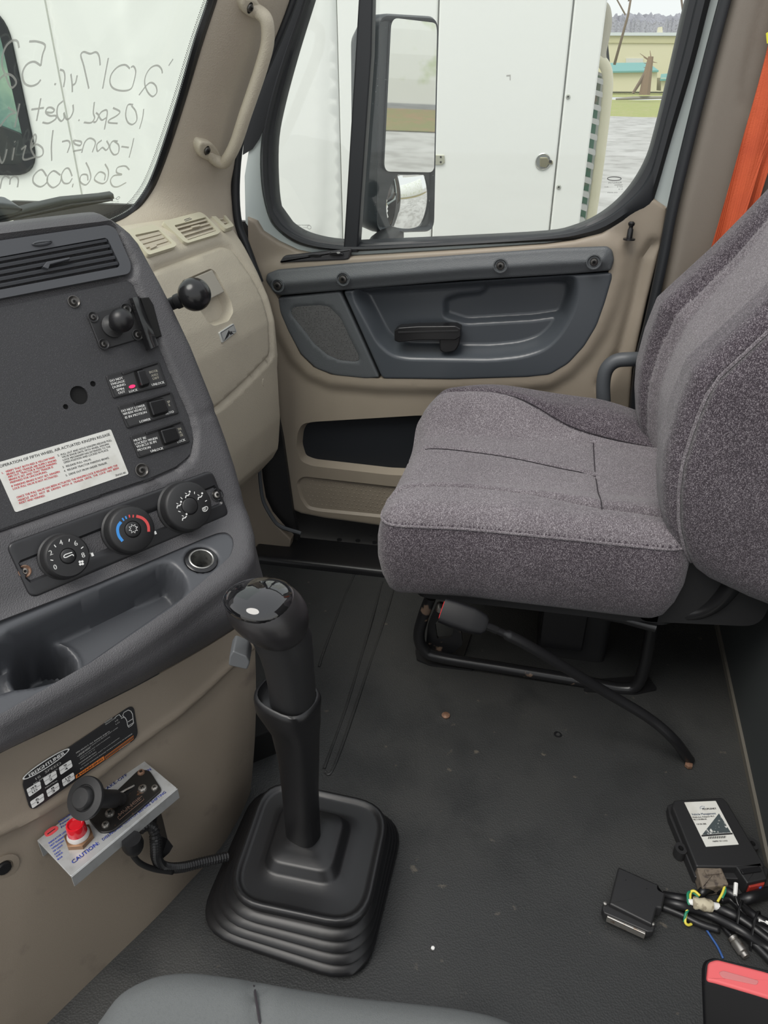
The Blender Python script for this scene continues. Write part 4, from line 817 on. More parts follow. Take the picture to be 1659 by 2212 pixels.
mk('warning_lettering', join(st2(FS, 'WARNING', 174, 1674.5, 222, 1641.5, 5, b=.0004), slab(FS, FS.ps([(166, 1679), (169, 1671), (173, 1674)], .0012), .001, .0014)), M_ink, sg, smooth=False)
ob = FS.ps([(226.5, 1634), (288, 1589), (288, 1596), (227.7, 1640), (226.5, 1634)], .001); mk('warning_box', ribbon(FS, ob, .0008, .0014), M_orange, sg, smooth=False)
mk('warning_field', slab(FS, FS.ps([(227.5, 1635), (287, 1591), (287, 1595), (228.5, 1638)], .001), .0006, .0010), mat('brown_print', (.16, .07, .035), .6), sg, smooth=False)
q = khit(8, 1874); mk('panel_recess', lathe(q, Hn+V((0, 0, .1)), [(.018, -.004), (.020, .0015), (.012, .002), (.010, -.006), (.0001, -.006)], 20), M_kick, kick); mk('recess_bolt', lathe(q, Hn, [(.010, 0), (.009, .004), (.0001, .005)], 12), M_blk, kick)

# ================================================================== GLOVEBOX SIDE OF THE DASH
A10 = radians(10); SG = Surf((1.70, .595, 0), A10, [(-.25, .19), (-.08, .279), (-.04, .325), (-.023, .354), (-.007, .448), (-.004, .512), (0, .615), (-.004, .701), (-.016, .757), (-.034, .809), (-.058, .861), (-.082, .901), (-.101, .926), (-.122, .938), (-.156, .945), (-.24, .943), (-.6, .84)])
go = SG.ps([(508, 497), (524, 520), (537, 543), (562, 593), (586, 652), (597, 700), (603, 765), (602, 792), (605, 850), (608, 900), (605, 950)])
go = [V((go[0][0], SG.L[-1])), V((go[0][0], SG.L[-2])), V((go[0][0], SG.L[-3]))]+[V(p) for p in go]+[V((go[-1][0]-.002, SG.L[2])), V((go[-1][0]-.012, SG.L[1])), V((-.55, SG.L[1])), V((-.55, SG.L[-1]))]
gd = rc(SG.ps([(300, 600), (345, 577), (480, 528), (500, 534), (527, 568), (561, 623), (581, 680), (587, 768), (523, 834), (478, 875), (450, 890)]), .02)
gh_ = rc(SG.ps([(395, 609), (457, 582), (466, 588), (500, 652), (504, 672), (494, 691), (464, 701), (452, 694), (430, 660), (405, 630)]), .008)
ls = [SG.ps([(400, 946), (478, 876), (523, 836), (590, 766)]), SG.ps([(604, 790), (588, 800), (560, 830), (480, 900), (400, 960)])]
sw2 = SG.ps([(600, 850), (592, 890), (560, 920), (520, 940), (470, 965)])
vents = {'a': SG.ps([(270, 500), (329, 487), (341, 493), (381, 529), (377, 535), (320, 553)]), 'b': SG.ps([(350, 480), (430, 459.5), (441, 465), (476, 501), (470, 507), (404, 527), (396, 524)]), 'c': SG.ps([(440, 456), (466, 453), (483, 463), (505, 490), (487, 497)])}
def hgl(X):
    h = roll(sdp(X, go), .010)*(X[:, 0] > -.4)
    g = sdp(X, gd); h += -.008*sst((g+.012)/.012)+.006*sst((g-.001)/.005)
    h -= .022*sst((sdp(X, gh_)+.003)/.010)
    h -= .004*np.exp(-(dline(X, ls[0])/.0025)**2)
    h += .012*sst(1-dline(X, sw2)/.05)*0-.010*sst((sdp(X, SG_low)+.01)/.03)*0
    for k in vents: h -= .004*sst((sdp(X, vents[k])+.001)/.003)
    return h
SG_low = gd
gb = thing('passenger_dash', (1.4, .75, .28), 'beige passenger side dashboard with glovebox and round-cornered vents', 'dashboard')
mk('dash_shell', relief(SG, go, hgl, .0075, skirt=[(lambda w, p: w+V((0, .06, 0)), 0)], rings=(.001, .003, .007), lines=[off(gd, .001), off(gd, .006), off(gd, -.012), off(gh_, -.003), off(gh_, .0065)]), M_beige, gb, sharp=60)
# vents of the passenger dash
def gvent(P, op, closed, nm, lab):
    fr = SG.tan(sum(p[0] for p in P)/len(P), sum(p[1] for p in P)/len(P))
    o_ = rc(fr.ps(P), .006); i_ = rc(fr.ps(op), .003)
    t = mk(nm, slab(fr, o_, -.006, .003, holes=[i_]), M_cream, gb, smooth=False, label=lab)
    mk('vent_duct', slab(fr, off(i_, -.001), -.028 if not closed else -.004, -.026 if not closed else -.002), M_hole if not closed else M_beige, t, smooth=False)
    return fr, t
def bar(fr, t, a, b, w, n0, n1, m, nm='slat', tilt=0):
    a = V(fr.p(*a, n1)); b = V(fr.p(*b, n1)); d = (b-a).normalized(); q = V((-d.y, d.x))*w/2
    mk(nm, stack([[fr.W(*(e+q*s+q*tilt*(n == n0)), n) for s, n in ((-1, n0), (-1, n1), (1, n1), (1, n0))] for e in (a, b)]), m, t, smooth=False)
fr, t = gvent([(350, 480), (430, 459.5), (441, 465), (476, 501), (470, 507), (404, 527), (396, 524)], [(375, 489), (443, 471), (467, 500), (404, 521)], False, 'dash_vent', 'cream open louvred vent at the outer end of the passenger dash')
for k in range(4):
    s = (k+.5)/4; bar(fr, t, (375+29*s, 489+32*s), (443+24*s, 471+29*s), .0042, -.014, .001, M_beige, tilt=3)
for k in range(5):
    s = (k+.5)/5; bar(fr, t, (378+64*s, 490-18*s), (404+60*s, 519-20*s), .0012, -.024, -.015, M_beige, 'fin')
bar(fr, t, (415, 490), (432, 486), .004, -.006, .006, M_beige, 'vent_tab')
mk('airflow_mark', ribbon(fr, fr.ps([(398, 475), (410, 471), (414, 473), (400, 478), (398, 475)], .003), .0012, .0034), M_dash, t, smooth=False)
fr, t = gvent([(270, 500), (329, 487), (341, 493), (381, 529), (377, 535), (320, 553)], [(290, 510), (342, 499), (371, 528), (320, 545)], True, 'dash_vent', 'cream closed louvred vent next to the console')
for k in range(4):
    s = (k+.5)/4; bar(fr, t, (288+32*s, 512+35*s), (342+29*s, 499+30*s), .0075, -.004, .001, M_beige)
bar(fr, t, (325, 535), (338, 529), .004, -.001, .005, M_beige, 'vent_tab')
fr, t = gvent([(440, 456), (466, 453), (483, 463), (505, 490), (487, 497)], [(456, 460), (468, 458), (482, 468), (495, 484), (485, 488)], False, 'dash_vent', 'small beige side window vent beside the door')
for k in range(3): s = (k+.7)/3.4; bar(fr, t, (456+29*s, 460+28*s), (470+25*s, 459+26*s), .003, -.012, .001, M_beige)
fr = SG.tan(445, 620)
mk('latch_paddle', slab(fr, rc(fr.ps([(403, 606), (457, 583), (484, 631), (436, 655), (425, 650)], -.004), .003), -.012, -.002, .002), mat('pale_grey_beige', (.37, .34, .29), .45), gb, label='pale flat latch paddle')
fr = SG.tan(493, 719)
em = mk('emblem', slab(fr, rc(fr.ps([(474, 718), (505, 698), (512, 717), (481, 741)], .002), .003), -.003, .002, .001), mat('brushed_silver', (.62, .62, .60), .35, .4), label='small silver mountain badge on the glovebox lid', cat='badge')
mk('emblem_frame', ribbon(fr, [V(p) for p in fr.ps([(477, 719), (504, 702), (509, 716), (497, 716), (490, 728), (483, 737), (477, 719)], .002)], .0010, .0024), M_ink, em, smooth=False)
mk('emblem_peak', slab(fr, fr.ps([(484, 736), (491, 720), (494, 713), (497, 719), (499, 716), (505, 722), (501, 721), (498, 724), (496, 720), (492, 728)], .002), .0018, .0026), M_ink, em, smooth=False)
q = SG.at(569, 826, 0); fr = SG.tan(569, 826)
mk('screw_plug', slab(fr, ell((0, 0), .006, .010, 18), -.004, .001, .001), M_beige, gb)
# footwell side and kick
FK = Fr((1.775, 0, 0), (0, -1, 0), U=(0, 0, 1))
mk('wall_footwell', slab(FK, [(-1.3, -.01), (-.60, -.01), (-.615, .12), (-.63, .35), (-.66, .6), (-.72, .94), (-1.3, .94)], -.02, 0), M_blm, kind='structure', smooth=False)
mk('trim_6', tube(crvpx(Fr((1.74, 0, 0), (0, -1, 0), U=(0, 0, 1)), [(560, 1000), (562, 1040), (568, 1080), (584, 1112), (604, 1136), (650, 1152)]), .006, 8), M_white2 if 0 else M_grey, kind='structure')
mk('trim_7', slab(Fr((1.735, 0, 0), (0, -1, 0), U=(0, 0, 1)), Fr((1.735, 0, 0), (0, -1, 0), U=(0, 0, 1)).ps([(480, 990), (556, 1000), (560, 1045), (567, 1085), (582, 1116), (604, 1142), (628, 1166), (626, 1182), (480, 1182)]), -.03, 0, .004), M_kick, kind='structure')
mk('wall_front', slab(Fr((1, 1.22, 0), (1, 0, 0), U=(0, 0, 1)), [(-1.1, 0), (.8, 0), (.8, .76), (-1.1, .76)], -.02, 0), M_blm, kind='structure', smooth=False)

# ================================================================== PASSENGER SEAT
seat = thing('suspension_seat', (1.42, -.08, 0), 'plum grey tweed passenger seat on a black tubular floor frame', 'seat')
FC = Fr((0, 0, .515), (1, 0, 0), U=(0, 1, 0))
cu = rc([(1.145, -.318), (1.69, -.36), (1.70, -.05), (1.685, .205), (1.60, .232), (1.45, .222), (1.25, .236), (1.150, .238)], [.05, .08, .2, .09, .1, .1, .1, .06], 7)
def L_(P, z=.53): return [tuple(PZ(x, y, z))[:2] for x, y in P]
S_far = crv([V(p) for p in L_([(915, 884), (965, 886), (1100, 906), (1250, 938), (1430, 962)], .525)], 6)
S_mid = crv([V(p) for p in L_([(885, 958), (960, 960), (1100, 985), (1285, 1021)], .525)], 6)
S_near = crv([V(p) for p in L_([(845, 1063), (870, 1052), (960, 1052), (1150, 1076), (1300, 1105), (1440, 1127)], .52)], 6)
S_x = crv([V(p) for p in L_([(1282, 955), (1287, 1020), (1300, 1106)], .525)], 6)
def hcu(X):
    s = sdp(X, cu); h = roll(s, .045)
    x = X[:, 0]; y = X[:, 1]
    cen = sst((x-1.24)/.06)*sst((1.60-x)/.06)
    h += .020-.012*cen+.036*sst((x-1.50)/.12)*sst((.36+y)/.2)*sst((.26-y)/.10)+.020*sst((x-1.50)/.1)*np.exp(-((y-.07)/.14)**2)
    h += -.02*sst((y-.02)/.25)*.6
    for S, d, w in ((S_far, .011, .007), (S_near, .017, .009), (S_mid, .007, .004), (S_x, .005, .005)): h -= d*np.exp(-(dline(X, S)/w)**2)
    h += .0012*np.sin(x*31+2)*np.cos(y*27)
    return h
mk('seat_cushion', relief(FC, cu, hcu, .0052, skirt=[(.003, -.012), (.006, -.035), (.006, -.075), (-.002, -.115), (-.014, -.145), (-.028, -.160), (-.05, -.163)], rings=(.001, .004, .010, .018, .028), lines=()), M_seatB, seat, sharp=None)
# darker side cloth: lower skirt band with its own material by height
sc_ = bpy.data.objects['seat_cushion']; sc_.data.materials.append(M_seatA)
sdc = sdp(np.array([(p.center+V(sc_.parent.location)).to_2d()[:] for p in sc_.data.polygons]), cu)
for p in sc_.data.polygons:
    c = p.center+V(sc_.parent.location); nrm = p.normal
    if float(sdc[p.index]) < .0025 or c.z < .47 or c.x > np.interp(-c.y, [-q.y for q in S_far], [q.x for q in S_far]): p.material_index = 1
oc_ = resamp(off(cu, .0012), .01); hz_ = hcu(np.array([(p.x, p.y) for p in oc_])); oc_ = [V((p.x, p.y, .515+float(z))) for p, z in zip(oc_, hz_)]; mk('piping', tube(oc_+oc_[:1], .0026, 6, cap=False), M_seatB, seat)
for S in (S_far, S_near, S_mid, S_x):
    hh_ = hcu(np.array([(p.x, p.y) for p in S])); ok_ = sdp(np.array([(p.x, p.y) for p in S]), cu) > .03
    q_ = [V((p.x, p.y, .515+float(z)+(.0022 if S is S_x else .0045))) for p, z, k_ in zip(S, hh_, ok_) if k_]
    mk('seam', tube(q_, .0011, 5), mat('seam_thread', (.03, .025, .03), .9), seat, smooth=False)
# backrest
FBk = Fr((1.42, -.255, .56), (-1, 0, 0), U=(0, -.36, .93))
bo = rc([(.265, -.075), (.275, .05), (.268, .25), (.235, .45), (.17, .66), (.10, .80), (-.10, .80), (-.17, .66), (-.215, .45), (-.245, .25), (-.250, .05), (-.235, -.075)][::-1], [.1, .1, .2, .2, .2, .1, .1, .2, .2, .2, .1, .1], 6)
vx = lambda X: X[:, 0]
PV = [-.14, -.075, -.04, .0, .05, .10, .17, .235, .30, .36, .44, .55, .8]; PN = [-.14, -.085, -.042, -.004, .028, .053, .074, .086, .066, .048, .030, .008, -.03]
def hbk(X):
    s = sdp(X, bo); u = X[:, 0]; v = X[:, 1]; h = roll(s, .030)
    bol = sst((np.abs(u-.01)-.10)/.07)
    pr = np.interp(v, PV, PN); h += pr*(.55+.45*bol)-(1-bol)*(.012+.035*np.exp(-(np.maximum(v+.05, 0)/.12)**2))
    for a in (-.135, .150): h -= .008*np.exp(-((u-a*(1-.25*np.clip(v, 0, 1)))/.006)**2)
    return h
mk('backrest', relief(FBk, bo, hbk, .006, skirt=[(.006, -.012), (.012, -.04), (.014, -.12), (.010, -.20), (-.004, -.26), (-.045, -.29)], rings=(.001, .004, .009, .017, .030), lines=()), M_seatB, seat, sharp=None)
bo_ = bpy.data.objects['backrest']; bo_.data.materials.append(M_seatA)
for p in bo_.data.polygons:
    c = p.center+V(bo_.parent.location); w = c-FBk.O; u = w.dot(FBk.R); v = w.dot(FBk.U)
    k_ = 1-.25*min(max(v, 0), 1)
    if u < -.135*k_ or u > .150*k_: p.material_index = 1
opts = off(bo, .001)
mk('backrest_piping', tube([FBk.W(p.x, p.y, float(np.interp(p.y, PV, PN))-.029) for p in opts]+[FBk.W(*opts[0], float(np.interp(opts[0].y, PV, PN))-.029)], .0035, 6), M_seatB, seat)
# floor frame
fr_ = [(930, 1290, .30), (915, 1330, .20), (905, 1372, .09), (915, 1402, .04), (950, 1420, .022), (1100, 1445, .020), (1250, 1470, .020), (1340, 1487, .020), (1375, 1480, .03), (1392, 1440, .09), (1402, 1390, .18), (1410, 1345, .27)]
mk('base_tube', tube(crv([PX(x, y, 1.335) if z > .05 else PX(x, y, 1.335) for x, y, z in fr_], 6), .0135, 14), M_tube, seat)
xo = [p-V((0, 0, 0))+V((.30, .0, 0)) for p in crv([PX(x, y, 1.335) for x, y, z in fr_], 6)]
mk('base_tube', tube(xo, .0135, 12), M_tube, seat)
mk('seat_rail', tube([V((1.22, .15, .305)), V((1.215, -.15, .300)), V((1.21, -.24, .295)), V((1.20, -.30, .29))], .010, 10), M_tube, seat)
mk('seat_pan', slab(Fr((0, 0, .315), (1, 0, 0), U=(0, 1, 0)), rc([(1.20, -.33), (1.66, -.33), (1.66, .17), (1.20, .17)], .03), -.018, .01), M_blm, seat)
mk('pedestal', slab(Fr((0, 0, .12), (1, 0, 0), U=(0, 1, 0)), rc([(1.42, -.26), (1.58, -.26), (1.58, -.10), (1.42, -.10)], .02), -.12, .18), M_blm, seat)
mk('pedestal_box', slab(Fr((1.40, 0, 0), (0, -1, 0), U=(0, 0, 1)), rc([(.10, .05), (.20, .05), (.20, .22), (.10, .22)], .01), -.02, .012, .004), M_blk, seat)
def plate(P, r=.006, nm='foot_plate', holes=()):
    return mk(nm, slab(FZ, rc(FZ.ps(P, .004), r), .0005, .006, holes=[FZ.ps(h, .006) for h in holes]), M_tube, seat, smooth=False)
plate([(897, 1402), (912, 1392), (985, 1405), (1000, 1360), (962, 1345), (970, 1320), (1005, 1330), (1018, 1370), (1000, 1425), (1030, 1432), (1022, 1448), (930, 1437), (900, 1425)])
plate([(1262, 1470), (1400, 1460), (1420, 1490), (1372, 1500), (1262, 1492)])
mk('frame_plate', slab(Fr((1.36, 0, 0), (0, -1, 0), U=(0, 0, 1)), rc(Fr((1.36, 0, 0), (0, -1, 0), U=(0, 0, 1)).ps([(925, 1345), (945, 1300), (990, 1310), (1000, 1390), (975, 1412), (920, 1395)]), .008), -.004, .004, holes=[rc(Fr((1.36, 0, 0), (0, -1, 0), U=(0, 0, 1)).ps([(940, 1345), (955, 1330), (985, 1340), (975, 1375), (945, 1378)]), .005)]), M_tube, seat, smooth=False)
q = PX(951, 1312, 1.33); mk('frame_bolt', lathe(q, (-1, 0, 0), [(.011, 0), (.011, .006), (.007, .012), (.0001, .013)], 12), M_steel, seat, label='bare steel bolt head')
mk('recliner_tube', tube(crv([PX(1395, 1335, 1.24), PX(1455, 1328, 1.22), PX(1510, 1320, 1.21), PX(1550, 1300, 1.20), PX(1585, 1262, 1.19), PX(1600, 1235, 1.19)], 6), .0155, 14), M_grey if 0 else M_tube, seat)
mk('hinge_cover', slab(Fr((1.20, 0, 0), (0, -1, 0), U=(0, 0, 1)), rc([(.26, .30), (.48, .32), (.50, .50), (.30, .50)], .03), -.03, .0), M_blm, seat)
mk('rear_lever', tube(crv([PX(1304, 870, 1.72), PX(1303, 830, 1.72), PX(1310, 798, 1.72), PX(1330, 780, 1.72), PX(1362, 776, 1.72), PX(1400, 776, 1.74)], 6), .0165, 14), M_grey, label='grey curved grab tube low on the pillar behind the seat', cat='grab tube')
# seat buckle on its stalk
bk = thing('belt_buckle', PZ(1492, 1640, .0), 'black belt buckle with red button on a bent stalk by the passenger seat', 'buckle')
b0 = PX(955, 1318, 1.11); b1 = PX(1052, 1352, 1.10)
ax = (b1-b0).normalized(); FBu = Fr(b0.lerp(b1, .5), ax, N=(-.75, -.15, .62))
hw = .5*(b1-b0).length
sec = lambda x, w, h, n=20: [FBu.O+ax*x+FBu.U*w*(abs(cos(2*pi*k/n))**.45)*(1 if cos(2*pi*k/n) > 0 else -1)+FBu.N*h*(abs(sin(2*pi*k/n))**.45)*(1 if sin(2*pi*k/n) > 0 else -1) for k in range(n)]
mk('buckle_body', stack([sec(-hw*.96, .021, .011), sec(-hw, .024, .014), sec(-hw*.5, .0255, .015), sec(.3*hw, .025, .014), sec(.85*hw, .020, .011), sec(hw, .013, .008)]), mat('soft_black_plastic', (.006, .006, .007), .42, spec=.25), bk)
mk('red_release', stack([sec(-hw*1.03, .017, .008), sec(-hw*.95, .019, .0105)]), M_redb, bk, label='red release button')
st_ = crv([FBu.O+ax*hw*.9, PX(1090, 1369, 1.11), PX(1150, 1400, 1.12), PX(1300, 1490, 1.15), PX(1400, 1550, 1.15), PX(1455, 1597, 1.14), PZ(1490, 1643, .004)], 8)
n_ = len(st_); mk('stalk', tube(st_, [.007 if i < 9 else .0105 for i in range(n_)], 12), M_rub, bk)
mk('stalk_sleeve', tube([st_[0], st_[5]], .0078, 12), M_blk, bk)
mk('anchor_bolt', lathe(PZ(1487, 1655, .002), (0, 0, 1), [(.008, 0), (.008, .006), (.0001, .008)], 6), M_rust, bk)

# ================================================================== GEAR SHIFTER with rubber boot
sh = thing('gear_shifter', (.76, .28, 0), 'tall black gear shifter with glossy knob and pleated rubber floor boot', 'gear lever')
base = [V((.600, .425)), V((.600, .170)), V((.905, .125)), V((.925, .395))]
base = [V(PZ(x, y, 0).to_2d()) for x, y in ((428, 2012), (782, 2132), (868, 1778))]; base.append(base[0]+base[2]-base[1]+V((-.01, .005)))
topq = [V(PZ(x, y, .105).to_2d()) for x, y in ((487, 1945), (786, 2010), (842, 1745))]; topq.append(V(PZ(577, 1688, .105).to_2d()))
def rq(Q, g, r):
    c = sum(Q, V((0, 0)))/4; return rc([c+(q-c)*(1+g/(q-c).length) for q in Q], r, 7)
rows = [(0, .004, 0, .075), (0, .004, .004, .075)]
nf = 4
for k in range(nf):
    t0 = k/nf; rows += [(t0+.02, .009, .010+k*.022, .072), (t0+.08, .007, .016+k*.022, .072), (t0+.14, -.005, .019+k*.022, .068), (t0+.17, -.014, .022+k*.022, .066), (t0+.22, -.011, .027+k*.022, .066)]
rows += [(1, .001, .098, .062), (1, .004, .100, .062), (1, .005, .106, .062), (1, .001, .112, .060), (1, -.006, .113, .056), (1, -.011, .108, .052), (1, -.02, .107, .046), (1, -.045, .108, .036)]
Ls = []
for t, g, z, r in rows:
    Q = [a.lerp(b, min(t, 1)) for a, b in zip(base, topq)]; Ls.append([V((p.x, p.y, z)) for p in rq(Q, g, r)])
cb = PZ(655, 1800, .125)
cen = V((cb.x, cb.y)); tq = topq
def mound(sc, z, pull):
    Q = [q.lerp(cen, pull) for q in tq]; return [V((p.x, p.y, z)) for p in rq(Q, 0, sc)]
Ls += [mound(.028, .108, .42), mound(.026, .112, .46), mound(.026, .124, .50), mound(.024, .128, .54), mound(.018, .127, .68), mound(.014, .130, .74)]
mk('rubber_boot', stack(Ls, False, True), M_rub, sh, sharp=70)
# lever: flat sleeve
def lev(z): pass
def axp(x, y, X0): return PX(x, y, X0)
fwdv = V((0, 1, 0))
def secL(c, ry, rx, tilt, n=28, e=.7, rot=0):
    a = V((cos(rot), -sin(rot), 0)); b = V((sin(rot), cos(rot), 0)); T = V(tilt).normalized(); b = (b-T*b.dot(T)).normalized(); a = b.cross(T)
    return [c+b*ry*(abs(cos(q))**e)*(1 if cos(q) > 0 else -1)+a*rx*(abs(sin(q))**e)*(1 if sin(q) > 0 else -1) for q in [2*pi*k/n for k in range(n)]]
Cc = [axp(656, 1812, .748), axp(652, 1760, .742), axp(648, 1700, .735), axp(645, 1640, .727), axp(638, 1580, .718), axp(630, 1552, .713), axp(622, 1530, .708), axp(621, 1508, .704), axp(620, 1500, .702)]
tl = Cc[-2]-Cc[0]
W_ = [.028, .028, .028, .030, .034, .040, .044, .045, .043]
mk('lever_sleeve', stack([secL(c, w, w*.80, tl, rot=.35) for c, w in zip(Cc, W_)]+[secL(Cc[-1]+V((0, 0, .001)), .039, .031, tl, rot=.35), secL(Cc[-1]-V((0, 0, .012)), .034, .028, tl, rot=.35)]), M_rub, sh, sharp=70)
H0 = [(633, 1515, .702, .0315, .027), (630, 1480, .696, .0318, .027), (624, 1440, .690, .0325, .028), (617, 1405, .686, .035, .030), (607, 1372, .682, .038, .033), (597, 1345, .678, .036, .032)]
mk('handle_neck', stack([secL(axp(x, y, X0), a, b, tl, rot=.35, e=.85) for x, y, X0, a, b in H0]), M_blm, sh, sharp=70)
# head
hc = axp(584, 1330, .672)
T2_ = V((-.18, .10, 1)).normalized(); rws = []
for t in np.linspace(-1, 1, 17):
    rr_ = sqrt(max(0, 1-abs(t)**2.6)); z = t*.046
    sh_ = V((0, .010*(t > -9)*(.4+.6*t), 0)); c = hc+T2_*z*(1.0)+V((0, .007, 0))*t
    e = 1-.18*max(0, -t)
    rws.append([c+q for q in [V((0, 1, 0))*(.0475*rr_*e)*cos(a)*(1+.06*cos(a))+V((1, 0, 0))*(.047*rr_*e)*sin(a)*(1-.10*cos(a)) for a in [2*pi*k/40 for k in range(40)]]])
rws[0] = [rws[0][0]*0+hc-T2_*.0445+V((0, 0, 0))+q*0+V((.001*cos(i), .001*sin(i), 0)) for i, q in enumerate(rws[0])]
mk('knob', stack(rws), mat('worn_black_leather', (.018, .017, .018), .34, bump=('n', 200, .12)), sh, sharp=None)
rw2 = []
for t in np.linspace(0, 1, 9):
    rr_ = cos(t*pi/2*.999); c = hc+T2_*(.025+.021*sin(t*pi/2))+V((0, .006, 0))
    rw2.append([c+V((0, 1, 0))*.0425*rr_*cos(a)*(1+.06*cos(a))+V((1, 0, 0))*.042*rr_*sin(a)*(1-.12*cos(a)) for a in [2*pi*k/40 for k in range(40)]])
mk('knob_cap', stack(rw2, True, True), mat('piano_black', (.006, .006, .007), .06, coat=1), sh, sharp=None, label='mirror glossy knob cap')
gq = axp(522, 1408, .664); FQ = Fr(gq, (0.25, -1, 0), U=(0, 0, 1))
mk('range_switch', slab(FQ, rc(FQ.ps([(506, 1392), (535, 1404), (542, 1418), (536, 1433), (496, 1424), (498, 1404)]), .003), -.018, .012, .0018), M_grey if 0 else mat('mid_grey_switch', (.10, .105, .11), .35), sh, label='grey range selector tab')

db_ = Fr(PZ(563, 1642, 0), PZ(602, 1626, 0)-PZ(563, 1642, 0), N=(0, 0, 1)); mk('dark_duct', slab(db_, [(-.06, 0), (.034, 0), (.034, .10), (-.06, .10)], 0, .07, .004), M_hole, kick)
# ================================================================== POWER TAKE-OFF BRACKET
FBr = Fr((0, 0, .30), PZ(305, 1638, .30)-PZ(80, 1815, .30), U=V((.4, .9, 0)))
FBr = Fr((0, 0, .30), FBr.R, N=(0, 0, 1))
pt = thing('control_bracket', PZ(230, 1760, .25), 'silver metal control bracket with blue lettering and push knob on the kick panel', 'bracket')
BP = FBr.ps([(80, 1815), (305, 1638), (382, 1702), (153, 1893)])
mk('bracket_plate', slab(FBr, rc(BP, .002), -.002, 0, .0006), M_alu, pt, sharp=30)
a, b, c, d = [V(p) for p in BP]
def flange(nm, p, q, h):
    e = (q-p).normalized(); nn = V((e.y, -e.x))*.0018
    mk(nm, stack([[FBr.W(*x, n) for x, n in ((r_, -.001), (r_+nn, -.001), (r_+nn, -h), (r_, -h))] for r_ in (p, q)]), M_alu, pt, smooth=False)
flange('front_flange', d, c, .020); flange('back_flange', a, b, .034)
def F_(x, y): return (x, y)
fb = lambda rows, hp, m, nm='lettering', bold=.0003: tx(pt, FBr, rows, hp*.82, m, .0006, bold, nm)
fb([('CAUTION:', 158, 1866, 214.6, 1823)], 9.5, M_blue, bold=.0005)
fb([('DISENGAGE CLUTCH BEFORE SHIFTING', 223, 1816, 359, 1712)], 6.5, M_blue, bold=.00025)
fb([('POWER TAKE-OFF', 180, 1742, 276, 1674.5), ('IN', 320, 1667.6, 327, 1663)], 7, M_blue, bold=.00025)
fb([('Muncie', 128, 1777, 153, 1760), ('Power', 130.5, 1783, 151, 1769), ('Products', 133, 1789, 164, 1768)], 5, M_blue)
fb([('INDICATOR LIGHT', 106, 1823, 148, 1793), ('NOT GUARANTEE', 109, 1829, 146, 1803), ('OPERATION', 112.5, 1835, 138, 1817), ('OF LIGHT', 115.5, 1841, 136, 1826), ('FAILS', 119, 1847, 131, 1838), ('CHECK', 122, 1852, 136, 1842), ('BULB', 125, 1858, 135, 1851)], 4, M_blue)
bl = rc(FBr.ps([(95, 1800), (102, 1793), (112, 1786), (124, 1784), (127, 1791), (118, 1799), (108, 1806), (99, 1808)]), .004); mk('red_marker_blot', slab(FBr, bl, 0, .0005), M_red, pt, smooth=False)
mk('blot_stroke', slab(FBr, FBr.ps([(102, 1802), (119, 1790), (119.5, 1791.5), (103, 1803.5)]), .0004, .0008), M_ink, pt, smooth=False)
bp_ = rc(FBr.ps([(190, 1768), (245, 1715), (300, 1662), (323, 1664), (350, 1706), (300, 1750), (243, 1796), (217, 1799)], .003), .006)
mk('valve_plate', slab(FBr, bp_, 0, .0035, .001), mat('rust_edged_black', (.014, .013, .012), .35, spk=[(55, (.17, .08, .04), .64, .70)]), pt)
for x, y, r, m_, kd in ((308, 1704, 10, M_steel, 'cross'), (237.5, 1757, 10.5, M_steel, 'cross'), (334, 1702, 7.5, M_steel, ''), (228, 1782, 8.5, M_steel, ''), (305, 1669, 8, M_rust, '')): screw(pt, FBr, x, y, r, .0035, m_, kind='cross')
tx(pt, FBr, [('MUNCIE', 260, 1763, 306, 1726)], 7.5, mat('rubbed_brown', (.16, .10, .075), .5), .0042, 0, 'raised_lettering')
mk('lettering_frame', ribbon(FBr, FBr.ps([(254, 1765), (258, 1771), (311, 1727), (307, 1719), (254, 1765)], .0042), .0010, .0042), MT['rubbed_brown'], pt, smooth=False)
mk('slot', slab(FBr, FBr.ps([(248, 1722), (270, 1703), (293, 1692), (294, 1700), (278, 1716), (256, 1738)], .0037), .003, .0038), M_hole, pt, smooth=False)
mk('slot_spring', tube([FBr.at(252, 1718, .008), FBr.at(272, 1706, .007), FBr.at(290, 1697, .004)], .0016, 8), M_steel, pt)
k0 = FBr.at(262, 1726, .010); k1 = CAM+ray(186, 1726)*0
dk = ray(182, 1724); zz = .345
while True:
    k1 = PZ(182, 1724, zz); ax_t = (k1-k0).normalized()
    if -ax_t.dot(dk.normalized()) > .76 or zz > .42: break
    zz += .002
print('pushknob z', zz); axk = (k1-k0).normalized(); lk = (k1-k0).length; RK = .0285
mk('push_knob', lathe(k0, axk, [(.009, 0), (.0095, lk*.15), (.0125, lk*.2), (.0125, lk*.55), (.012, lk*.80), (RK*.75, lk*.90), (RK*.98, lk*.93), (RK, lk*.97), (RK*.97, lk), (RK*.62, lk*1.015), (RK*.58, lk*1.0), (RK*.55, lk*1.0), (RK*.53, lk*1.08), (RK*.45, lk*1.11), (.0001, lk*1.12)], 36), M_blm, pt)
o = FBr.at(172, 1812, 0)
mk('lamp_nut', lathe(o, (0, 0, 1), [(.0195, 0), (.0195, .007), (.0165, .0085), (.011, .0085)], 6), M_rust if 0 else mat('brown_bronze', (.20, .11, .06), .4, .6), pt)
mk('lamp_collar', lathe(o, (0, 0, 1), [(.0150, .007), (.0150, .010), (.0135, .014), (.0125, .016)], 28), mat('pale_collar', (.55, .52, .50), .4), pt)
mk('lamp_lens', lathe(o, (0, 0, 1), [(.0130, .012), (.0128, .026), (.0118, .031), (.010, .0315), (.008, .0295), (.0001, .029)], 28), M_redl, pt, label='translucent red lamp lens')
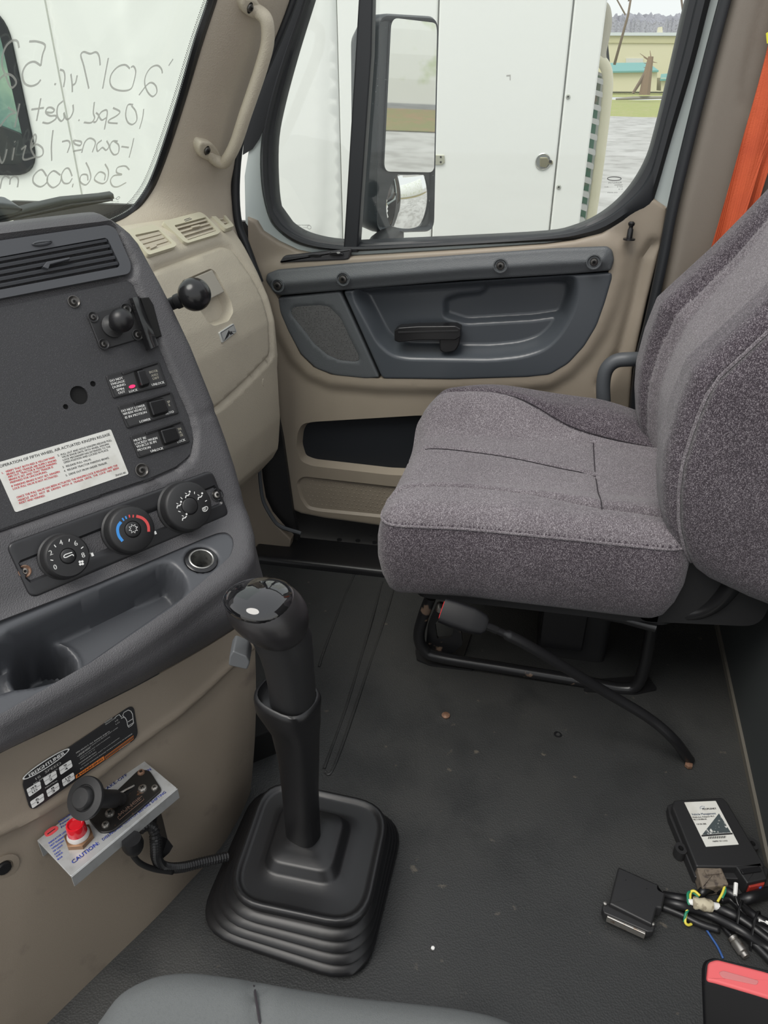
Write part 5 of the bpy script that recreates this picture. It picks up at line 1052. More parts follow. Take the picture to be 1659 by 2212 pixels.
# hoses under the bracket
def hose(nm, P, r, m, par, k=6, rib=False):
    C_ = crv(P, k)
    if rib:
        n = 0; D_ = []; 
        for a, b in zip(C_, C_[1:]):
            m_ = max(1, int((b-a).length/.0021)); D_ += [a.lerp(b, j/m_) for j in range(m_)]
        C_ = D_; r = [r*(1 if i % 2 else .80) for i in range(len(C_))]
    return mk(nm, tube(C_, r, 12), m, par, sharp=None, smooth=not rib)
hs = thing('cable_loom', PZ(400, 1885, .06), 'black corrugated cable loom hanging under the silver bracket toward the shifter boot', 'cable')
g = lambda x, y, z: PZ(x, y, z)
hose('corrugated_tube', [g(300, 1792, .27), g(318, 1782, .262), g(332, 1792, .245), g(336, 1822, .22), g(338, 1852, .185), g(352, 1872, .15), g(390, 1874, .115), g(440, 1862, .09), g(492, 1850, .07)], .0085, mat('ribbed_conduit', (.014, .014, .015), .35), hs, rib=True)
hose('thin_cable', [g(282, 1828, .26), g(288, 1848, .235), g(305, 1866, .20), g(335, 1878, .165), g(372, 1884, .13)], .0042, M_blm, hs)
mk('brass_fitting', lathe(g(281, 1832, .255), (0, 0, -1), [(.009, -.012), (.009, 0), (.0065, .002), (.005, .008)], 12), mat('brass', (.55, .38, .12), .3, .9), hs)
mk('rubber_boot_fitting', lathe(g(284, 1812, .29), (0, 0, -1), [(.013, 0), (.015, .012), (.013, .02), (.010, .026), (.007, .03)], 18), M_rub, hs)
tp = [g(318, 1766, .275), g(344, 1742, .275), g(352, 1770, .24), g(362, 1812, .19), g(374, 1828, .165), g(366, 1842, .155), g(346, 1860, .15), g(334, 1836, .17), g(334, 1800, .20)]
v_ = tp+[p+V((.006, .008, 0)) for p in tp]; n9 = len(tp)
mk('tape_wrap', (v_, [tuple(range(n9-1, -1, -1)), tuple(range(n9, 2*n9))]+[(i, (i+1) % n9, n9+(i+1) % n9, n9+i) for i in range(n9)]), M_blk, hs, smooth=False, label='loose end of black tape')

# ================================================================== CONTROL MODULE, WIRING ON THE FLOOR
FE = Fr((0, 0, .034), PZ(1650, 1868, .034)-PZ(1500, 1872, .034), N=(0, 0, 1)); 
md = thing('control_module', PZ(1550, 1800, 0), 'flat black electronic module with a white label lying on the floor', 'electronic module')
mb = rc(FE.ps([(1456, 1728), (1560, 1722), (1572, 1733), (1652, 1868), (1650, 1874), (1504, 1872), (1500, 1862), (1452, 1742)]), .004)
mk('housing', slab(FE, mb, -.033, 0, .003), M_blm, md)
F2 = Fr((0, 0, .014), FE.R, N=(0, 0, 1)); mb2 = rc(F2.ps([(1441, 1742), (1460, 1735), (1660, 1880), (1655, 1905), (1500, 1898), (1445, 1765)]), .004)
mk('base_flange', slab(F2, mb2, -.013, .004, .002), M_blm, md)
for x, y in ((1471, 1832), (1626, 1822)): c = F2.p(x, y, .008); mk('mounting_ear', slab(F2, ell(c, .010, .012, 20), -.012, .008, holes=[ell(c, .0045, .0055, 14)]), M_blm, md)
lb = rc(FE.ps([(1478, 1733), (1546, 1730), (1596, 1824), (1525, 1829)], .0006), .001); lab = mk('label', slab(FE, lb, 0, .0006), M_lab, md, smooth=False, label='white printed module label')
i_ = lambda u, v: tuple(V((1478, 1733)).lerp(V((1546, 1730)), u).lerp(V((1525, 1829)).lerp(V((1596, 1824)), u), v))
mk('label_wedge', slab(FE, FE.ps([(1517, 1803), (1553, 1757), (1578, 1797), (1580, 1801)], .001), .0005, .0010), mat('slate_print', (.06, .075, .08), .5, spk=[(160, (.6, .6, .58), .60, .64)]), lab, smooth=False)
mk('label_bar', slab(FE, FE.ps([(1515, 1804), (1582, 1799), (1583, 1802), (1516, 1807)], .001), .0005, .0011), M_ink, lab, smooth=False)
def t3(rows, hp, m, nm='lettering', b=.0002): mk(nm, join(*[txt(FE, s, (x0, y0), (x1, y1), hp, .0012, bold=b) for s, x0, y0, x1, y1 in rows]), m, lab, smooth=False)
t3([('PEOPLENET', 1518, 1749.5, 1548, 1748)], 4, M_ink, b=.0004)
t3([('Vehicle Management', 1495, 1761.5, 1547, 1759)], 5, mat('steel_blue_ink', (.04, .10, .22), .5))
t3([('Multi-bus Adapter PLC', 1497, 1767, 1544, 1764.5), ('PN: 7-120-0006-AA', 1499, 1772, 1527, 1770.5), ('Y10 296 3000', 1505, 1782, 1526, 1781), ('1960M0 / 071 5 D1D', 1540, 1819, 1572, 1817.5)], 3.4, M_ink)
t3([('www.peoplenetonline.com', 1528, 1802.5, 1578, 1799.5)], 2.4, M_wht, 'web_lettering', 0)
L = [ribbon(FE, FE.ps([(1530+i*1.6, 1812-i*.07), (1531.5+i*1.6, 1807-i*.07)], .0012), .0004+.0006*((i*7) % 3 == 0), .0012) for i in range(24)]
mk('barcode_print', join(*L), M_ink, lab, smooth=False)
mk('logo_print', ribbon(FE, [V(p) for p in FE.ps([(1513, 1748), (1512, 1744), (1516, 1741), (1522, 1742), (1520, 1746), (1515, 1746)], .0012)], .0006, .0012), MT['steel_blue_ink'], lab, smooth=False)
# connectors on the module
def conn(nm, P, z, h, m, label, cat='connector'):
    f_ = Fr((0, 0, z), FE.R, N=(0, 0, 1)); t = thing(nm, f_.at(sum(p[0] for p in P)/4, sum(p[1] for p in P)/4)-V((0, 0, z)), label, cat)
    mk('plug_shell', slab(f_, rc(f_.ps(P), .003), -h, 0, .0025), m, t); return f_, t
M_dusty = mat('dusty_brown_plastic', (.16, .13, .10), .6, spk=[(110, (.07, .055, .045), .5, .65)])
f_, t = conn('wire_connector', [(1504, 1872), (1556, 1868), (1575, 1910), (1518, 1918)], .030, .024, M_dusty, 'dusty tan-brown wire connector plugged into the front of the module')
mk('latch', slab(f_, rc(f_.ps([(1520, 1880), (1556, 1877), (1560, 1888), (1526, 1892)]), .002), 0, .003, .001), M_dusty, t)
f_, t = conn('wire_connector', [(1588, 1870), (1644, 1862), (1658, 1898), (1614, 1908)], .034, .028, M_blm, 'black wire connector with red inner seal plugged beside the dusty one')
mk('latch', slab(f_, rc(f_.ps([(1598, 1880), (1640, 1874), (1645, 1884), (1603, 1890)]), .002), 0, .004, .001), M_blk, t)
f3 = Fr((0, 0, .022), FE.R, N=(0, 0, 1)); mk('seal_block', slab(f3, rc(f3.ps([(1612, 1908), (1652, 1900), (1650, 1914), (1618, 1920)]), .002), -.014, .004, .001), mat('dull_red_plastic', (.30, .03, .02), .5), t)
# big square plug
FPg = Fr((0, 0, .030), PZ(1423, 1913, .030)-PZ(1336, 1873, .030), N=(-.05, -.12, 1))
pg = thing('wide_plug', PZ(1370, 1940, 0), 'wide flat black multi-pin plug lying on the open floor', 'plug')
mk('plug_shell', slab(FPg, rc(FPg.ps([(1336, 1872), (1424, 1911), (1423, 1921), (1438, 1928), (1431, 1962), (1419, 1960), (1409, 1998), (1316, 1952)]), .003), -.022, 0, .003), M_blm, pg)
f5 = Fr(FPg.W(0, 0, -.008), FPg.R, N=FPg.N)
mk('plug_flange', slab(f5, rc(f5.ps([(1303, 1950), (1314, 1952), (1408, 1996), (1417, 1998), (1412, 2012), (1400, 2013), (1305, 1972), (1301, 1962)]), .002), -.014, .0, .002), M_blm, pg)
mk('pin_face', slab(f5, rc(f5.ps([(1312, 1972), (1396, 2010), (1395, 2016), (1312, 1978)]), .001), -.016, -.003, .001), M_steel, pg, label='bare metal pin face')
for x, y in ((1352, 1901), (1397, 1920)): mk('pin_hole', slab(FPg, ell(FPg.p(x, y), .0011, .0011, 8), -.001, .0004), M_hole, pg, smooth=False)
for x, y in ((1307, 1953), (1410, 1997)): mk('side_screw', lathe(f5.at(x, y, .001), f5.N, [(.003, 0), (.003, .003), (.0001, .004)], 10), M_steel, pg)
wl = thing('wire_bundle', PZ(1560, 1990, 0), 'bundle of black cables with striped wires running from the wide plug', 'cable')
G = lambda x, y, z=.014: PZ(x, y, z)
for P, r in (([(1434, 1936), (1470, 1942), (1520, 1950), (1580, 1975), (1640, 2005), (1720, 2050)], .0085), ([(1432, 1948), (1470, 1955), (1530, 1975), (1600, 2010), (1660, 2050), (1720, 2090)], .0080), ([(1428, 1958), (1470, 1975), (1510, 1995), (1555, 2010)], .0060), ([(1436, 1942), (1480, 1946), (1540, 1962), (1600, 1985), (1700, 2060)], .0075), ([(1500, 1962), (1560, 1985), (1620, 2030), (1680, 2090)], .0070), ([(1512, 1938), (1520, 1925), (1545, 1920), (1580, 1930), (1600, 1955), (1640, 1985), (1700, 2010)], .0075), ([(1556, 1945), (1575, 1942), (1592, 1955), (1610, 1980)], .0060), ([(1600, 1945), (1625, 1938), (1660, 1928), (1720, 1920)], .0095)):
    hose('cable', [G(x, y, r+.002+.010*(i % 2 == 1)*(r > .0072)) for i, (x, y) in enumerate(P)], r, M_rub, wl)
M_yel = mat('yellow_wire', (.72, .62, .08), .45); M_grn = mat('green_wire', (.02, .22, .12), .45); M_blw = mat('blue_wire', (.03, .09, .28), .45)
hose('yellow_wire', [G(1512, 1935, .026), G(1500, 1925, .028), G(1492, 1928, .026), G(1490, 1945, .026), G(1484, 1965, .020), G(1480, 1990, .012), G(1486, 1998, .008), G(1494, 1996, .006)], .0022, M_yel, wl)
hose('green_wire', [G(1510, 1938, .022), G(1496, 1928, .024), G(1486, 1930, .028), G(1487, 1950, .026), G(1488, 1962, .020), G(1481, 1975, .018), G(1478, 1992, .010)], .0022, M_grn, wl)
hose('green_wire', [G(1562, 1914, .024), G(1568, 1922, .022), G(1560, 1940, .020)], .002, M_grn, wl); hose('yellow_wire', [G(1566, 1912, .024), G(1560, 1930, .022), G(1550, 1948, .018)], .002, M_yel, wl)
hose('blue_wire', [G(1526, 2008, .004), G(1537, 2025, .004), G(1550, 2045, .004), G(1562, 2070, .004)], .0018, M_blw, wl); hose('blue_wire', [G(1646, 1908, .022), G(1640, 1922, .02), G(1630, 1935, .015)], .0018, M_blw, wl)
mk('splice_tape', tube(crv([G(1497, 1950, .024), G(1515, 1953, .026), G(1538, 1958, .024)], 4), [.009, .0105, .010, .0085, .0095, .011, .010, .0105, .009], 10), mat('dirty_masking_tape', (.50, .45, .33), .7, spk=[(90, (.28, .24, .17), .5, .6)]), wl)
mk('wire_splice', tube([G(1486, 1948, .024), G(1498, 1950, .024)], .0055, 10), M_wht, wl); mk('wire_splice', tube([G(1538, 1956, .022), G(1552, 1959, .020)], .0060, 10), M_wht, wl)
hose('loose_wire', [G(1588, 1908, .03), G(1590, 1940, .024), G(1600, 1965, .018), G(1612, 1980, .012)], .0024, M_blk, wl); mk('wire_sleeve', tube([G(1590, 1908, .032), G(1588, 1934, .028)], .0034, 8), M_wht, wl); mk('wire_sleeve', tube([G(1638, 1986, .022), G(1664, 1995, .022)], .0036, 8), M_wht, wl)
for q0, q1 in (((1602, 1965), (1590, 2018)), ((1640, 1990), (1622, 2040))):
    a = G(*q0, .010); b = G(*q1, .010); m_ = a.lerp(b, .5); d = b-a; mk('cable_tie', tube([m_+d*.55*cos(t*2*pi/16)+V((.012, .002, .028))*sin(t*2*pi/16) for t in range(17)], .0022, 6, flat=.5), M_blk, wl)
cx_ = thing('coax_plug', PZ(1592, 2040, 0), 'small silver coaxial plug on a thin black lead', 'plug')
a = G(1580, 2022, .010); b = G(1607, 2060, .009)
mk('metal_barrel', lathe(a, b-a, [(.005, 0), (.0075, .002), (.0075, .006), (.0065, .007), (.0085, .010), (.0085, .026), (.006, .028), (.006, .034), (.0001, .034)], 20), M_steel, cx_)
hose('lead', [G(1560, 1998, .006), G(1568, 2010, .008), a], .0038, M_rub, cx_)
for i, (x, y) in enumerate(((935, 2049),)): mk('crumb', lathe(PZ(x, y, .001), (0, 0, 1), [(.0001, 0), (.0035, .001), (.003, .003), (.0001, .004)], 6), M_wht, label='tiny white crumb on the bare floor near the boot', cat='crumb')

# ================================================================== DRIVER SEAT EDGE and its buckle
ds = thing('driver_seat', (.15, .10, 0), 'grey cloth driver seat cushion edge along the bottom', 'seat')
FD2 = Fr((0, 0, .53), (1, 0, 0), U=(0, 1, 0))
e_ = [tuple(PZ(x, y, .53))[:2] for x, y in [(90, 2310), (150, 2240), (195, 2190), (250, 2122), (325, 2084), (400, 2074), (470, 2080), (545, 2091), (650, 2110), (760, 2126), (900, 2140), (1010, 2154), (1100, 2178), (1180, 2230), (1230, 2330)]]
dc = [V(p) for p in crv([V(p) for p in e_], 4)]+[V((-.15, -.10)), V((-.15, .30))]
sm = [V(PZ(x, y, .535).to_2d()) for x, y in ((545, 2110), (552, 2150), (562, 2215), (575, 2300), (600, 2500))]
def hds(X): return roll(sdp(X, dc), .035)+.005-.007*np.exp(-(dline(X, sm)/.0045)**2)
mk('seat_cushion', relief(FD2, dc, hds, .008, skirt=[(.003, -.012), (.004, -.04), (-.002, -.09), (-.02, -.12)], rings=(.001, .004, .010, .02)), M_drv, ds, sharp=None)
mk('seam', tube([V((p.x, p.y, .53+float(z)+.0034)) for p, z in zip(crv(sm, 10), hds(np.array([(p.x, p.y) for p in crv(sm, 10)]))) if z > -.02], .0011, 5), MT['seam_thread'], ds)
mk('seat_base', slab(Fr((0, 0, .2), (1, 0, 0), U=(0, 1, 0)), rc([(-.14, -.08), (.20, -.08), (.20, .24), (-.14, .24)], .03), -.2, .22), M_blm, ds)
db = thing('belt_buckle', (.43, -.27, .36), 'black belt buckle with a large faded red button beside the driver seat', 'buckle')
FBq = Fr(PZ(1590, 2120, .56), PZ(1659, 2094, .56)-PZ(1525, 2070, .56), N=(-.12, .26, 1))
o_ = rc(FBq.ps([(1524, 2072), (1545, 2065), (1690, 2100), (1712, 2118), (1712, 2180), (1690, 2172), (1540, 2130), (1517, 2124), (1518, 2085)]), .004)
a_ = FBq.at(1590, 2100); yb_ = 0.0
while to_px(a_+V((0, -yb_, -.14)))[0] < to_px(a_)[0]-2: yb_ += .002
dd_ = V((0, -yb_, -.14))
mk('buckle_body', stack([[FBq.W(p.x, p.y, -.004)+dd_ for p in o_], [FBq.W(p.x, p.y, -.003) for p in o_], [FBq.W(p.x, p.y, 0) for p in off(o_, .002)], [FBq.W(p.x, p.y, 0) for p in off(o_, .003)]]), mat('soft_black_plastic', (.012, .012, .013), .4), db)
mk('release_button', slab(FBq, rc(FBq.ps([(1530, 2078), (1548, 2072), (1650, 2098), (1700, 2115), (1700, 2168), (1640, 2150), (1545, 2122), (1526, 2118)], .002), .003), -.002, .0025, .002), mat('faded_red_button', (.55, .085, .09), .4), db, label='faded red release button')
mk('button_groove', slab(FBq, rc(FBq.ps([(1552, 2100), (1562, 2096), (1640, 2118), (1635, 2128), (1560, 2112)], .003), .002), .001, .0030, .0005), mat('worn_red_patch', (.42, .13, .13), .6), db)
mk('buckle_stalk', tube([V((.425, -.28, .47)), V((.43, -.285, .2)), V((.44, -.29, .0))], .016, 10), M_rub, db)

# ================================================================== OUTSIDE: ground, neighbouring truck, mirror, buildings, trees
GZ = -1.35
def rect(x0, y0, x1, y1, z): return ([V((x0, y0, z)), V((x1, y0, z)), V((x1, y1, z)), V((x0, y1, z))], [(0, 1, 2, 3)])
M_pave = mat('wet_grey_gravel', (.42, .41, .39), .55, bump=('n', 8, .5), spk=[(1.2, (.30, .29, .27), .45, .6), (.35, (.50, .49, .47), .5, .65)])
M_grass = mat('spring_grass', (.31, .33, .10), .9, spk=[(.5, (.36, .33, .16), .45, .7), (3, (.24, .30, .06), .5, .7)])
mk('ground', rect(-30, -120, 82, 60, GZ), M_pave, kind='structure', smooth=False)
def band(nm, x0, x1, y0, y1, z, h, m, seedn):     # grass verge with a soft thickness and ragged edge
    v = []; f = []; n = 60
    for j in range(5):
        for i in range(n+1):
            y = y0+(y1-y0)*i/n; t = j/4; v.append(V((x0+(x1-x0)*t+(1.2*sin(i*.9+seedn)*(j == 0)), y, z+h*(j > 0)*(1+.3*sin(i*.7)))))
    for j in range(4):
        for i in range(n): a = j*(n+1)+i; f.append((a, a+n+1, a+n+2, a+1) if x1 < x0 else (a+1, a+n+2, a+n+1, a))
    return mk(nm, (v, f), m, kind='stuff', label='strip of bright spring grass beyond the gravel yard' if seedn == 1 else 'rough grass verge beside the white arched barn', cat='grass')
M_road = mat('pale_road', (.46, .46, .47), .7)
band('grass', 72, 130, -70, 10, GZ, .15, M_grass, 1)
mk('road', rect(130, -120, 144, 30, GZ+.25), M_road, kind='structure', smooth=False)
mk('lawn', rect(144, -200, 420, 60, GZ+.2), M_grass, kind='structure', smooth=False)
# ---------------- neighbouring truck (white)
nb = thing('parked_truck', (3.9, 1.0, GZ), 'white truck with side box and sleeper parked close alongside', 'truck')
FN = Fr((3.20, 0, 0), (0, -1, 0), U=(0, 0, 1))
def yb(y0, y1, z0, z1, n0, n1, nm, m=M_white, bev=.006, lab=None): return mk(nm, slab(FN, rc([(-y1, z0), (-y0, z0), (-y0, z1), (-y1, z1)], .008), n0, n1, bev), m, nb, label=lab)
yb(-.050, .419, -.6, 2.2, -.02, .0, 'box_door'); yb(-.166, -.056, -.6, 2.2, -.02, .0, 'box_panel'); yb(.425, .80, -.6, 2.2, -.02, -.002, 'box_panel')
yb(-.160, .80, -.7, 2.2, -.75, -.03, 'box_body')
for x, y in ((1227, 209), (1207, 404)): screw(nb, FN, x, y, 5, 0, mat('painted_screw', (.42, .43, .38), .4), name='panel_screw', kind='cross')
c = FN.p(1173, 349, .001)
lt = mk('paddle_latch', lathe(FN.W(*c, .001), FN.N, [(.030, 0), (.030, .003), (.0275, .0045), (.025, .002), (.024, -.002), (.0001, -.002)], 32), mat('chrome_latch', (.55, .56, .54), .25, .8), nb, label='round chrome paddle latch')
mk('latch_pull', slab(FN, rc(FN.ps([(1166, 340), (1182, 340), (1186, 347), (1194, 347), (1194, 355), (1184, 355), (1180, 362), (1166, 360)], .003), .003), -.001, .006, .002), mat('aged_brass', (.36, .33, .22), .35, .7), lt)
mk('latch_keyhole', slab(FN, rc(FN.ps([(1186, 346), (1192, 346), (1192, 352), (1186, 352)], .006), .001), .005, .0075), M_blm, lt)
for z_ in (343,): mk('hinge', slab(FN, rc(FN.ps([(936, 334), (960, 335), (961, 351), (955, 356), (936, 356)]), .003), -.001, .006, .002), mat('hinge_metal', (.50, .50, .40), .4, .3), nb)
for x, y in ((952, 339), (952, 350)): screw(nb, FN, x, y, 2.2, .006, M_dscr, name='hinge_screw', kind='cross')
mk('scuff', slab(FN, FN.ps([(1094, 162), (1103, 161), (1103, 173), (1101, 173), (1101, 164), (1094, 165)]), 0, .0008), M_dscr if 0 else mat('scuff_mark', (.45, .44, .42), .8), nb, smooth=False)
# cab and windows
seam = FN.p(97, 0)[0]
def hcab(X):
    u = X[:, 0]; v = X[:, 1]; h = np.zeros(len(X))
    h += .012*sst((sdp(X, door_r))/.02)+.006*np.exp(-(dline(X, door_r, True)/.012)**2); return h
door_r = rc(FN.ps([(262, -260), (262, 30), (330, 400), (420, 520), (700, 520), (720, -260)]), .10)
cabo = [(-1.972, -.7), (-.803, -.7), (-.803, 2.2), (-1.972, 2.2)]
mk('cab_side', relief(FN, cabo, hcab, .03, skirt=[(0, -.03)], lines=[door_r, off(door_r, .02)]), M_white, nb, sharp=None)
wo = rc([(-2.62, .84), (-2.155, .84), (-2.155, 1.46), (-2.62, 1.46)], .13, 8); wi = off(wo, .042)
cab2 = [(-3.9, -.7), (-1.980, -.7), (-1.980, 2.2), (-3.9, 2.2)]
mk('cab_side', slab(FN, cab2, -.03, .0, holes=[off(wo, .01)]), M_white, nb, smooth=False)
mk('cab_lower', slab(Fr((3.26, 0, 0), (0, -1, 0), U=(0, 0, 1)), [(-3.9, -.7), (.12, -.7), (.12, -1.15), (-3.9, -1.15)][::-1], -.3, 0), M_white, nb, smooth=False)
rg = mk('window_rubber', slab(FN, wo, -.04, .012, holes=[wi]), M_seal, nb, smooth=False, label='black rubber surround of the cab window')
mk('window_glass', slab(FN, off(wi, -.004), -.02, -.014), mat('teal_tinted_glass', (.10, .22, .19), .15, coat=.5, spk=[(3.5, (.28, .42, .30), .45, .62), (9, (.05, .09, .09), .55, .7)]), nb, smooth=False)
mk('window_gear', slab(FN, rc([(-2.55, .87), (-2.21, .87), (-2.20, 1.00), (-2.35, 1.05), (-2.55, 1.02)], .03), -.012, -.006, .004), mat('dark_cab_interior', (.035, .04, .04), .7), nb)
mk('window_bracket', slab(FN, FN.ps([(18, 160), (48, 150), (52, 180), (60, 215), (56, 232), (40, 240)]), -.012, -.008), mat('faded_green_trim', (.34, .42, .26), .6), nb, smooth=False)
# cream bumper tube and banded column behind the box
FN2 = Fr((3.75, 0, 0), (0, -1, 0), U=(0, 0, 1))
gq = lambda x, y: FN2.at(x, y)
mk('guard_tube', tube(crv([gq(1262, 120), gq(1291, 126), gq(1308, 145), gq(1313, 175), gq(1309, 230), gq(1297, 330), gq(1285, 420), gq(1276, 480), gq(1262, 580), gq(1235, 760)], 7), .022, 14), mat('cream_paint', (.72, .68, .50), .4), nb)
col = [(1296, 168), (1292, 195), (1288, 225), (1284, 255), (1280, 288), (1276, 320), (1272, 350), (1267, 382), (1262, 412), (1258, 440), (1253, 468), (1249, 495)]
for i, (x, y) in enumerate(col):
    w = 10; mk('ladder_band', slab(FN2, rc(FN2.ps([(x-w, y-2), (x+w+1, y+4), (x+w, y+17), (x-w-1, y+9)]), .008), -.03, .01, .0015), mat('weathered_white', (.60, .60, .58), .6), nb)
mk('green_post', slab(FN2, FN2.ps([(1288, 160), (1301, 165), (1262, 500), (1243, 500)]), -.08, -.04), mat('faded_green_paint', (.10, .30, .20), .6, spk=[(6, (.36, .30, .22), .5, .6)]), nb, smooth=False)
mk('column_back', slab(FN2, FN2.ps([(1262, 140), (1308, 160), (1292, 340), (1270, 500), (1235, 500)]), -.16, -.10), MT['weathered_white'], nb, smooth=False)
mk('flex_hose', tube(crv([gq(1300, 10), gq(1309, 22), gq(1312, 50), gq(1306, 85), gq(1300, 115), gq(1302, 140)], 8), .019, 12), mat('pale_ribbed_hose', (.50, .47, .38), .6, bump=('w', 60, 1)), nb)
mk('dark_bracket', slab(FN2, FN2.ps([(1306, 12), (1311, 20), (1308, 28), (1316, 110), (1319, 140), (1309, 120), (1300, 60)]), -.1, -.03), M_seal, nb, smooth=False)
# ---------------- exterior mirror on our door
mi = thing('side_mirror', PX(850, 500, 2.05), 'tall black exterior mirror with flat glass above a small convex glass', 'mirror')
mO = PX(880, 250, 2.06); mN = V((-.80, -1.16, -.052)).normalized(); mR = V((0, 0, 1)).cross(mN)
mR = mR if mR.dot(rt) > 0 else -mR; FM = Fr(mO, mR, N=mN)
if FM.U.z < 0: FM = Fr(mO, mR, U=(0, 0, 1))
fo_ = rc(FM.ps([(812, 28), (946, 36), (936, 500), (808, 504)]), .035, 7)
gl1 = rc(FM.ps([(843, 38), (944, 50), (936, 372), (827, 370)], .0), .022, 6); gl2 = rc(FM.ps([(831, 378), (934, 377), (928, 494), (840, 497)], .0), .028, 6)
Lm = [[FM.W(p.x, p.y, 0) for p in off(fo_, .012)], [FM.W(p.x, p.y, .006) for p in off(fo_, .004)], [FM.W(p.x, p.y, 0) for p in fo_]]
bk_ = V((.10, .17, 0))*.62
for t in (.25, .5, .75, .92, 1.0):
    s_ = sqrt(max(0, 1-(t*.96)**4)); c_ = sum(fo_, V((0, 0)))/len(fo_); Lm.append([FM.W(*(c_+(p-c_)*(.86*s_+.14)), 0)+bk_*t for p in fo_])
mk('mirror_housing', stack([[FM.W(p.x, p.y, -.004) for p in off(fo_, .014)]]+Lm), mat('mirror_housing_grey', (.045, .052, .058), .4, spk=[(260, (.5, .52, .52), .70, .74)]), mi, sharp=60)
M_mir = mat('mirror_silver', (.92, .93, .92), .02, 1.0)
mk('mirror_glass', slab(FM, gl1, -.002, .004), M_mir, mi, smooth=False, label='flat main mirror glass')
c2 = sum(gl2, V((0, 0)))/len(gl2)
def hmir(X): r2 = (X[:, 0]-c2.x)**2+(X[:, 1]-c2.y)**2; return .011-r2*2.2
mk('convex_glass', relief(FM, gl2, hmir, .005, skirt=[(0, -.014)]), M_mir, mi, sharp=None, label='small convex mirror glass')
mk('mirror_arm', tube([PX(850, 505, 2.08), PX(820, 530, 1.95), PX(800, 560, 1.86)], .03, 12), M_blm, mi)
# ---------------- arched barn seen in the mirror, verge
bn = thing('arched_barn', (6, -17, GZ), 'white corrugated arched barn seen only in the door mirror', 'barn')
v = []; f = []; n = 90; K = 14
for i in range(n+1):
    x = -12+34*i/n+.0
    for j in range(K+1):
        a = pi/2*j/K*.98; dd = .16*(i % 2); v.append(V((x, -30-(6+dd)*(1-cos(a)), GZ+.2+(7.5)*sin(a)*.999)))
for i in range(n):
    for j in range(K): a = i*(K+1)+j; f.append((a, a+K+1, a+K+2, a+1))
mk('barn_skin', (v, f), mat('green_streaked_white', (.72, .73, .70), .6, spk=[(.9, (.50, .56, .38), .55, .68)]), bn, smooth=False)
mk('grass', rect(-14, -29.8, 26, -22.5, GZ+.03), mat('dry_grass', (.20, .19, .08), .95, spk=[(.7, (.26, .17, .09), .4, .65), (4, (.16, .20, .06), .5, .7)]), kind='stuff', label='rough dry grass in front of the arched barn', cat='grass')
# ---------------- far buildings
Fb = Fr((200, 0, 0), (0, -1, 0), U=(0, 0, 1))
M_crm = mat('cream_siding', (.66, .62, .45), .7); M_teal = mat('teal_metal_roof', (.13, .33, .31), .5)
B1 = thing('warehouse', Fb.at(1400, 200), 'long cream warehouse with a flat pale roof edge across the yard', 'building')
mk('wall', slab(Fb, Fb.ps([(1200, 78), (1620, 80), (1620, 198), (1200, 198)]), -20, 0), M_crm, B1, smooth=False)
mk('eave', slab(Fb, Fb.ps([(1200, 70), (1620, 71), (1620, 78), (1200, 77)]), -20, .6), mat('pale_roof', (.62, .66, .70), .6), B1, smooth=False)
mk('wall_band', slab(Fb, Fb.ps([(1200, 77), (1620, 79), (1620, 94), (1200, 92)]), -.2, .25), mat('cream_band', (.55, .52, .33), .7), B1, smooth=False)
mk('loading_door', slab(Fb, Fb.ps([(1352, 126), (1389, 126), (1389, 138), (1352, 138)]), -.2, .2), mat('pale_door', (.60, .61, .60), .6), B1, smooth=False)
mk('roof_vent', slab(Fb, Fb.ps([(1424, 58), (1432, 57), (1433, 71), (1422, 71)]), -3, -1), M_crm, B1, smooth=False)
Fb2 = Fr((180, 0, 0), (0, -1, 0), U=(0, 0, 1))
def shed(nm, P, q, lab):
    t = thing(nm, Fb2.at(P[0][0], P[3][1]), lab, 'building'); mk('wall', slab(Fb2, Fb2.ps(P), -8, 0), M_crm, t, smooth=False)
    a = [Fb2.at(x, y, n) for (x, y), n in zip(q, (.6, .6, -6, -6))]; mk('roof', (a+[p-V((0, 0, .3)) for p in a], [(0, 1, 2, 3), (7, 6, 5, 4), (0, 4, 5, 1), (1, 5, 6, 2), (2, 6, 7, 3), (3, 7, 4, 0)]), M_teal, t, smooth=False); return t
s1 = shed('shed', [(1312, 153), (1420, 153), (1418, 196), (1312, 196)], [(1305, 154), (1423, 152), (1400, 135), (1305, 136)], 'low cream shed with a teal metal roof in front of the warehouse')
s2_ = shed('shed', [(1428, 168), (1460, 168), (1460, 196), (1428, 196)], [(1426, 171), (1470, 170), (1470, 156), (1428, 160)], 'small teal-roofed shed beyond the end of the larger one')
# wooded hill on the horizon
hl = []; hf_ = []
n = 700
for i in range(n+1):
    y = 260-620*i/n
    for j in range(5): hl.append(V((420+14*j, y, GZ+(0 if j == 0 else 23.5+1.6*j+2.6*rnd.random()**1.5+1.2*sin(i*.025)))))
for i in range(n):
    for j in range(4): a = i*5+j; hf_.append((a+1, a+6, a+5, a))
mk('wooded_hill', (hl, hf_), mat('hazed_woods', (.30, .30, .34), .95, bump=('n', 1.2, 1), spk=[(.35, (.30, .30, .34), .4, .6), (1.5, (.15, .14, .15), .5, .7)]), label='hazy wooded hill on the horizon behind the warehouse', cat='hill', smooth=False)  # distance haze is mixed into the woods colour
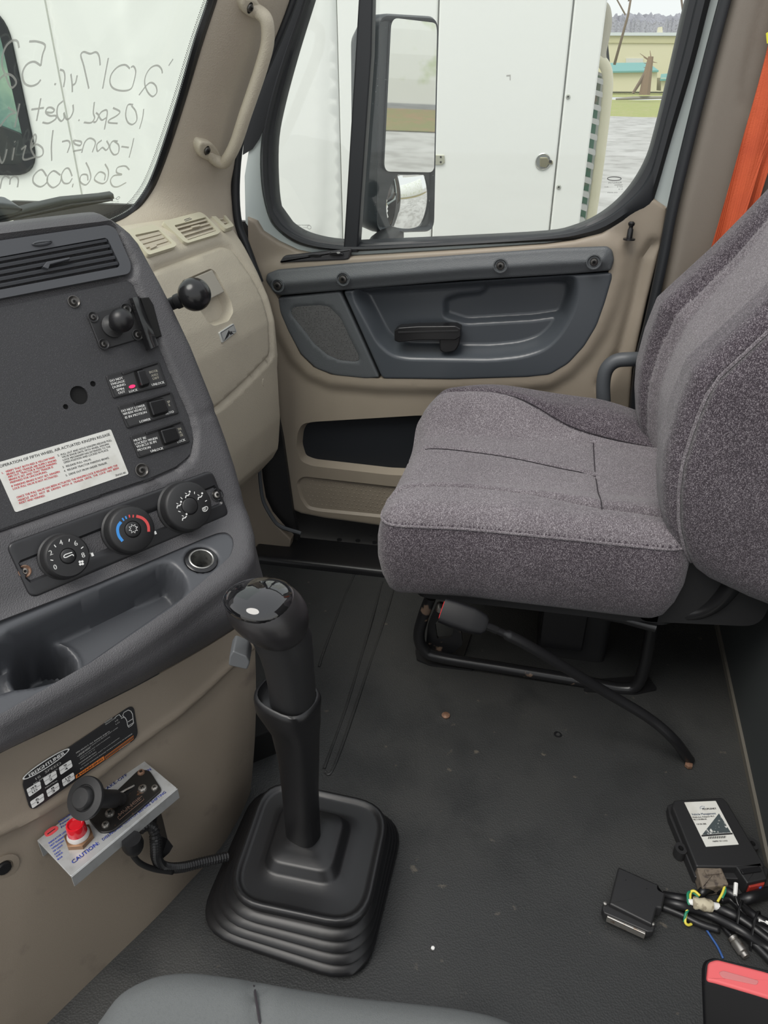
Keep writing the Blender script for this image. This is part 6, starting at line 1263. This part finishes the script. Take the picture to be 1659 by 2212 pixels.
# bare trees
M_bark = mat('bare_bark', (.20, .15, .11), .9)
def tree(x, y, d, H, seed, lab, lean=0, dens=4, stub=False):
    r_ = random.Random(seed); fr = Fr((d, 0, 0), (0, -1, 0), U=(0, 0, 1)); b = fr.at(x, y); br = []
    def grow(p, dr, l, r, lv):
        e = p+dr*l; m_ = p.lerp(e, .5)+V((0, r_.uniform(-1, 1), r_.uniform(-.4, .4)))*l*.06; br.append(([p, m_, e], r, lv))
        if lv >= dens: return
        for k in range(4 if lv < 3 else 5):
            a = r_.uniform(.35, .95)*(1 if k % 2 else -1); ax_ = V((1, 0, 0)) if r_.random() < .7 else V((0, 1, 0)).normalized()
            nd = (Matrix.Rotation(a, 3, ax_) @ dr+V((0, 0, .15))).normalized(); grow(p.lerp(e, r_.uniform(.45, 1)), nd, l*r_.uniform(.5, .72), r*.58, lv+1)
    grow(b, V((0, lean, 1)).normalized(), H*.42, H*.0075, 0)
    t = thing('bare_tree', b, lab, 'tree', 'bare trees in front of the warehouse')
    tr = [q for q in br if q[2] == 0]; rs = [q for q in br if q[2] > 0]
    mk('trunk', join(*[tube(P, [r, r*.8, r*.55], 6) for P, r, lv in tr]), M_bark, t, sharp=None)
    if rs: mk('branches', join(*[tube(P, [r, r*.7, r*.35], 3, cap=False) for P, r, lv in rs]), M_bark, t, sharp=None, kind='stuff')
tree(1327, 140, 110, 24, 3, 'slim bare tree close to the parked truck, left of the teal shed', lean=-.10)
tree(1452, 160, 60, 12, 5, 'bare tree with spreading twigs against the window pillar', lean=-.02, dens=4)
tree(1480, 60, 45, 8, 9, 'bare twiggy crown reaching in from the top of the side window', lean=.35, dens=4)
# broken trunk
sk = thing('dead_tree', Fb2.at(1392, 202), 'snapped leaning dead tree trunk in front of the teal-roofed shed', 'tree')
F7 = Fr((120, 0, 0), (0, -1, 0), U=(0, 0, 1))
mk('trunk', tube([F7.at(1392, 205), F7.at(1398, 165), F7.at(1406, 122)], [.75, .6, .35], 7), mat('torn_brown_wood', (.26, .18, .12), .9), sk); mk('fallen_limb', tube([F7.at(1404, 140), F7.at(1384, 175), F7.at(1367, 202)], [.3, .25, .2], 6), M_bark, sk)
for i in range(8): a = F7.at(1402+rnd.uniform(-3, 5), 130+rnd.uniform(0, 25)); mk('splinter', tube([a, a+V((0, rnd.uniform(-1.6, 1.6), rnd.uniform(-.5, 1.8)))], [.12, .03], 4), MT['torn_brown_wood'], sk)
lg = mk('log_pile', tube([F7.at(1330, 214), F7.at(1365, 212), F7.at(1408, 211), F7.at(1455, 210)], [.12, .2, .18, .15], 8), mat('grey_log', (.30, .28, .25), .9), label='long grey log lying across the grass strip', cat='log')
